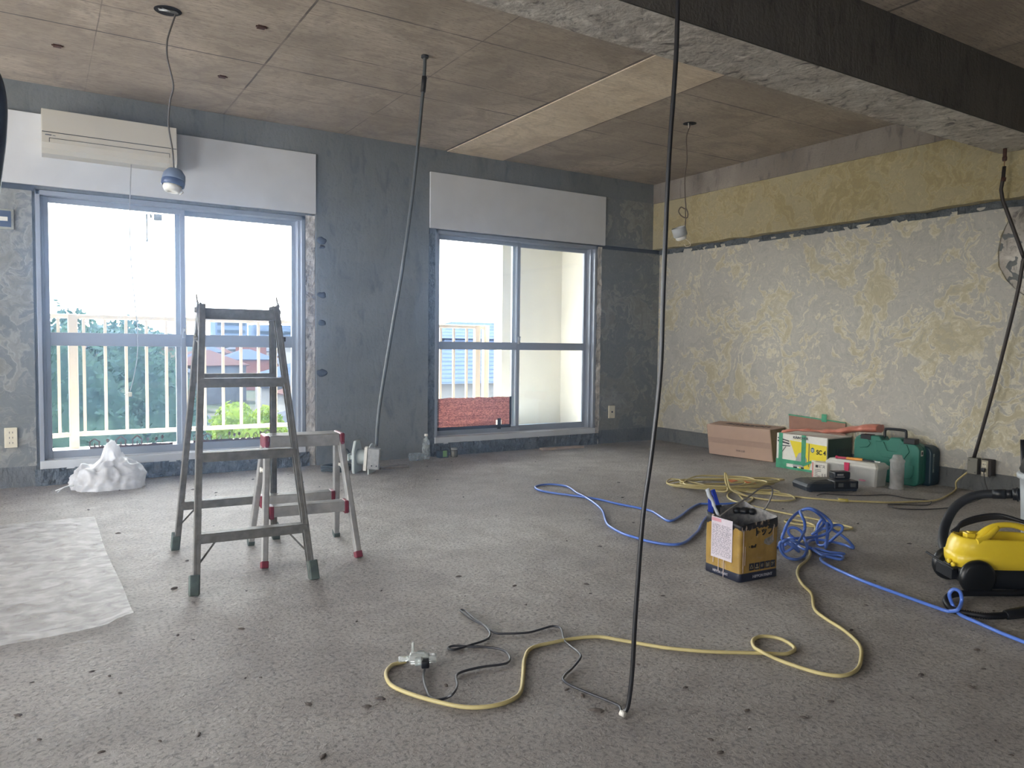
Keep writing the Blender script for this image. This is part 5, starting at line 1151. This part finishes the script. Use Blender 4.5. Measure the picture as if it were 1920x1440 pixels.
bevel(MB().prism([(.0, 0), (.30, 0), (.32, .02), (.32, .24), (.31, .27), (.28, .288), (.0, .288)], -.115, 0, cm).build('shell', GCD, t_), .014, 3)
MB().box((.3205, .018, .10), (.3215, .034, .235)).build('pale_strip', M('pale_strip', srgb(140, 160, 160), .5), t_)
text('lettering', 'makita', .030, GCD, t_, face_mt((.3222, .026, .17), (0, 0, 1), (0, -1, 0)), 1.1, .0003, .0006)
# battery charger
CH = M('charger_plastic', srgb(38, 44, 52), .4, var=.06)
t_ = thing('battery_charger', 'black twin battery charger on the floor before the tool box', 'charger', (4.66, 3.27, 0), R(-25))
def lp_(x0, x1, y0, y1, z): return rect(x0, x1, y0, y1, z, .015)
bevel(MB().loft([lp_(-.20, .17, -.11, .11, .004), lp_(-.205, .175, -.115, .115, .035), lp_(-.19, .17, -.11, .11, .055), lp_(-.15, .16, -.085, .095, .068)], None, True, False).build('base', CH, t_), .004)
bevel(MB().box((-.01, -.118, .02), (.165, -.02, .075)).build('terminal_block', BLACKP, t_), .006)
bevel(MB().add([(-.15, -.08, .066), (-.02, -.08, .066), (-.03, -.05, .078), (-.13, -.05, .072), (-.15, .06, .066), (-.02, .06, .066), (-.03, .05, .078), (-.13, .05, .072)], [(0, 1, 2, 3), (4, 7, 6, 5), (0, 4, 5, 1), (3, 2, 6, 7), (0, 3, 7, 4), (1, 5, 6, 2)]).build('battery_bay', BLACKP, t_), .003)
for x in (.035, .125): MB().box((x-.018, -.1195, .035), (x+.018, -.118, .060)).build('label', M('dull_label', srgb(80, 84, 84), .5), t_)
MB().box((-.18, -.10, 0), (-.16, -.08, .006)).box((.14, -.10, 0), (.16, -.08, .006)).box((-.18, .08, 0), (-.16, .10, .006)).box((.14, .08, 0), (.16, .10, .006)).build('foot', BLACKR, t_)
t_ = thing('battery_pack', 'black rechargeable battery pack sitting on the charger', 'battery', (4.745, 3.225, .0755), R(-25))
bevel(MB().box((-.065, -.038, 0), (.055, .038, .050)).build('case', BLACKP, t_), .010, 3)
MB().box((-.055, -.0392, .012), (.01, -.038, .017)).box((-.045, -.0392, .024), (.0, -.038, .036)).build('label', M('grey_label', srgb(150, 150, 150), .5), t_)
MB().box((.054, -.02, .012), (.0565, .02, .038)).build('terminal', M('dull_label', srgb(80, 84, 84), .5), t_)

# ================================================================== steam cleaner and wet vacuum at the right edge
YV = M('yellow_plastic', srgb(224, 196, 50), .32, var=.05, sc=10)
t_ = thing('steam_cleaner', 'yellow and black canister steam cleaner at the right edge of the frame', 'cleaner', (3.215, 1.612, 0), R(-34))
def sup(x0, x1, hw, z, n=28, e=.55, yo=0):
    cx, hx = (x0+x1)/2, (x1-x0)/2; lp = []
    for i in range(n):
        a = 2*pi*i/n; c_, s_ = cos(a), sin(a)
        lp.append((cx+hx*abs(c_)**e*(1 if c_ >= 0 else -1), yo+hw*abs(s_)**e*(1 if s_ >= 0 else -1), z))
    return lp
loops = [sup(-.050, .33, .080, .085), sup(-.060, .335, .088, .12), sup(-.062, .335, .091, .150), sup(-.056, .33, .087, .154), sup(-.048, .32, .085, .19), sup(-.036, .30, .080, .212), sup(-.030, .29, .076, .219), sup(-.022, .28, .070, .214), sup(-.014, .26, .062, .180), sup(-.002, .20, .05, .168)]
MB().loft(loops).build('shell', YV, t_)
b = MB()      # carrying handle: an arch with an opening, standing along the top
hp_ = cr([(.040, -.020, .180), (.050, -.020, .212), (.085, -.020, .248), (.13, -.020, .266), (.19, -.020, .266), (.25, -.020, .246), (.285, -.020, .212), (.29, -.020, .18)], 6)
b.tube(hp_, lambda u: .0115+.022*abs(u-.5)**1.6*2, 12)
b.tube(cr([(.010, -.068, .208), (.045, -.060, .216), (.085, -.042, .236), (.115, -.024, .258)], 5), lambda u: .012, 10)
b.build('handle', YV, t_)
MB().lathe([(.026, 0), (.028, .022), (.022, .034), (.001, .036)], (.072, -.012, .195), n=18).build('filler_cap', M('cap_amber', srgb(196, 164, 40), .35), t_)
bevel(MB().box((-.005, -.03, .188), (.030, .005, .232)).box((.005, -.022, .232), (.022, -.004, .238)).build('switch', YV, t_), .005)
loops = [sup(-.01, .34, .085, .022), sup(-.03, .345, .095, .035), sup(-.055, .345, .094, .07), sup(-.062, .34, .086, .092), sup(-.058, .335, .082, .10)]
MB().loft(loops).build('base', BLACKP, t_)
for sy in (-1, 1):
    MB().lathe([(.001, -.018), (.055, -.018), (.068, -.012), (.072, 0), (.068, .012), (.052, .018), (.045, .014), (.001, .014)], (.0, sy*.103, .072), 'Y', 36).build('wheel', M('wheel_black', srgb(16, 18, 20), .35), t_)
b = MB().box((-.078, -.06, .05), (-.055, .06, .095)); b.tube([(-.078, -.075, .095), (-.11, .08, .125)], .005, 8); bevel(b.build('rear_bracket', BLACKP, t_), .004)
MB().lathe([(.001, 0), (.009, 0), (.009, .012), (.001, .014)], (-.074, -.02, .115), 'X', 12).lathe([(.001, 0), (.009, 0), (.009, .012), (.001, .014)], (-.074, -.052, .110), 'X', 12).build('knob', YV, t_)
for k_ in range(3):
    pts = [(-.015+.01*k_, .065, .215), (.03, .075, .24+.006*k_), (.10, .08, .262+.008*k_), (.18, .07, .277+.006*k_), (.25, .045-.012*k_, .272), (.31, 0, .25), (.36, -.04, .20)]
    MB().tube(cr(pts, 5), .008, 8).build('steam_hose', BLACKR, t_)
def ribbed(pts, r, amp, pitch, n=12):
    Q = cr(pts, 14); L = [0]
    for a, c_ in zip(Q, Q[1:]): L.append(L[-1]+(c_-a).length)
    tot = L[-1]; N = int(tot/pitch*2); P = []; rs = []; j = 0
    for i in range(N+1):
        s_ = tot*i/N
        while j < len(L)-2 and L[j+1] < s_: j += 1
        u = (s_-L[j])/max(1e-9, L[j+1]-L[j]); P.append(Q[j].lerp(Q[j+1], min(1, u))); rs.append(r+(amp if i % 2 else -amp))
    return MB().tube(P, rs, n)
t_ = thing('floor_hose', 'black corrugated hose curled on the floor under the yellow cleaner', 'hose', F(1800, 1150))
pts = [F(1960, 1108, .02), F(1900, 1112, .016), F(1840, 1112, .016), F(1800, 1113, .016), F(1779, 1118, .015), F(1775, 1130, .014), F(1790, 1145, .013), F(1820, 1151, .013), F(1850, 1155, .013), F(1880, 1154, .013), F(1892, 1152, .013)]
ribbed(pts, .011, .0018, .008).build('corrugated_pipe', BLACKR, t_, True)
MB().tube(cr([F(1885, 1153, .014), F(1897, 1151, .018), F(1925, 1147, .022), F(1975, 1140, .03)]), lambda u: .017+.006*u, 12).build('grip', BLACKP, t_, True)
# wet vacuum tank, mostly beyond the frame
t_ = thing('wet_vacuum', 'grey wet vacuum tank with thick black hose, cut by the right edge', 'vacuum', (4.09, 1.62, 0))
VG = M('grey_tank', srgb(176, 182, 186), .5, var=.05)
MB().lathe([(.001, .05), (.13, .05), (.15, .07), (.162, .30), (.166, .365), (.178, .368), (.180, .385), (.172, .395), (.001, .395)], n=40).build('tank', VG, t_)
MB().lathe([(.165, .395), (.17, .41), (.15, .47), (.09, .51), (.001, .52)], n=36).build('motor_head', BLACKP, t_)
for a in range(4): MB().lathe([(.001, 0), (.025, 0), (.028, .03), (.02, .055)], (.12*cos(a*pi/2+.6), .12*sin(a*pi/2+.6), 0), n=14).build('castor', BLACKP, t_)
hd = (UP(4.03, 1.83, 1862, 925)-UP(4.05, 1.72, 1917, 926)); p0 = UP(4.06, 1.76, 1915, 927); p1 = UP(4.02, 1.86, 1862, 926); dd = (p1-p0)
b = MB(); b.tube([p0-dd*.4, p0+dd*.05], .033, 20); b.tube([p0+dd*.02, p0+dd*.30], .030, 20); b.tube([p0+dd*.10, p0+dd*.16], .036, 20)
b.tube([p0+dd*.3, p0+dd*.55], .022, 18); b.tube([p0+dd*.55, p0+dd*1.02], .0245, 18); b.build('hose_connector', BLACKP, t_, True)
pts = [p1-dd*.05, UP(3.98, 1.92, 1840, 927), UP(3.94, 1.96, 1815, 934), UP(3.88, 2.0, 1790, 952), UP(3.80, 2.02, 1774, 980), UP(3.70, 1.98, 1768, 1008), UP(3.62, 1.92, 1773, 1035), UP(3.58, 1.85, 1790, 1060), UP(3.6, 1.78, 1830, 1075)]
ribbed(pts, .0215, .0012, .007, 14).build('suction_hose', M('hose_grey_black', srgb(40, 42, 46), .5), t_, True)
b = MB().tube([(4.14, 1.72, .30), (4.17, 1.745, 1.05)], .013, 12); 
t2 = thing('vacuum_wand', 'black vacuum wand standing at the right edge beside the grey tank', 'pipe', (4.33, 1.80, 0))
w0 = UP(4.33, 1.93, 1919, 890); MB().tube([(w0.x+.02, w0.y-.01, .0), w0, w0+(w0-Vector((w0.x+.02, w0.y-.01, 0)))*.55], .012, 12).build('tube', BLACKP, t2, True)

# ---- thin haze volume added to imitate lens glare: strongly forward scattering, so it glows around the bright windows
HAZE_D = 0.022
hz_ = NT('glare_haze'); hz_.t.nodes.remove(hz_.b); vs_ = hz_.n('VolumeScatter', {'Color': (.42, .62, 1, 1), 'Density': HAZE_D, 'Anisotropy': .82}); hz_.L(vs_.outputs[0], hz_.out.inputs['Volume'])
o = MB().box((XL+.01, YB+.01, .001), (W-.03, D-.06, H-.02)).build('glare_haze', hz_.m); tag(o, 'thin bluish haze volume added to imitate lens glare around the windows', 'haze', None, 'stuff')

# ---- loose grit and chips on the floor
CHIP = M('debris', srgb(96, 88, 82), .9, var=.4)
rr = random.Random(11); proto = None
def chip_mesh(seed):
    b = MB(); r2 = random.Random(seed)
    b.loft([[(cos(a*pi/3)*s*r2.uniform(.7, 1.2), sin(a*pi/3)*s*r2.uniform(.5, 1.0), z) for a in range(6)] for z, s in ((0, .9), (.4, 1.0), (.75, .5))], None, True, False); return b
protos = []
for i in range(4):
    o = chip_mesh(i).build('debris_chip', CHIP); tag(o, 'small dark chip of debris lying loose on the concrete floor', 'debris', 'debris chips on the floor'); protos.append(o)
spots = [(715, 1108), (1119, 1334), (713, 1311), (327, 1104), (1100, 1096), (1280, 950), (872, 1118), (1490, 1008), (1350, 1412), (1558, 1316), (60, 1280), (372, 1380), (460, 1272), (568, 905), (540, 890), (930, 968), (1105, 975), (1125, 1025), (1705, 1020), (1780, 980), (1040, 900), (1160, 905), (820, 900), (640, 920), (205, 1268), (225, 1300), (1285, 1290), (300, 1390)]
while len(spots) < 120: spots.append((rr.uniform(0, 1900), 860+560*rr.random()**1.6))
for i, (x, y) in enumerate(spots):
    p = F(x, y)
    if p.y > 5.85 or p.x > 5.3 or (p.x < .3 and 2.7 < p.y < 4.8): continue
    o = protos[i] if i < 4 else protos[i % 4].copy()
    if i >= 4: COL.objects.link(o)
    s_ = rr.uniform(.003, .009)*(1.5 if i < 6 else 1)
    o.location = p; o.scale = (s_*1.5, s_, s_*.8); o.rotation_euler = (0, 0, rr.uniform(0, 6.28))
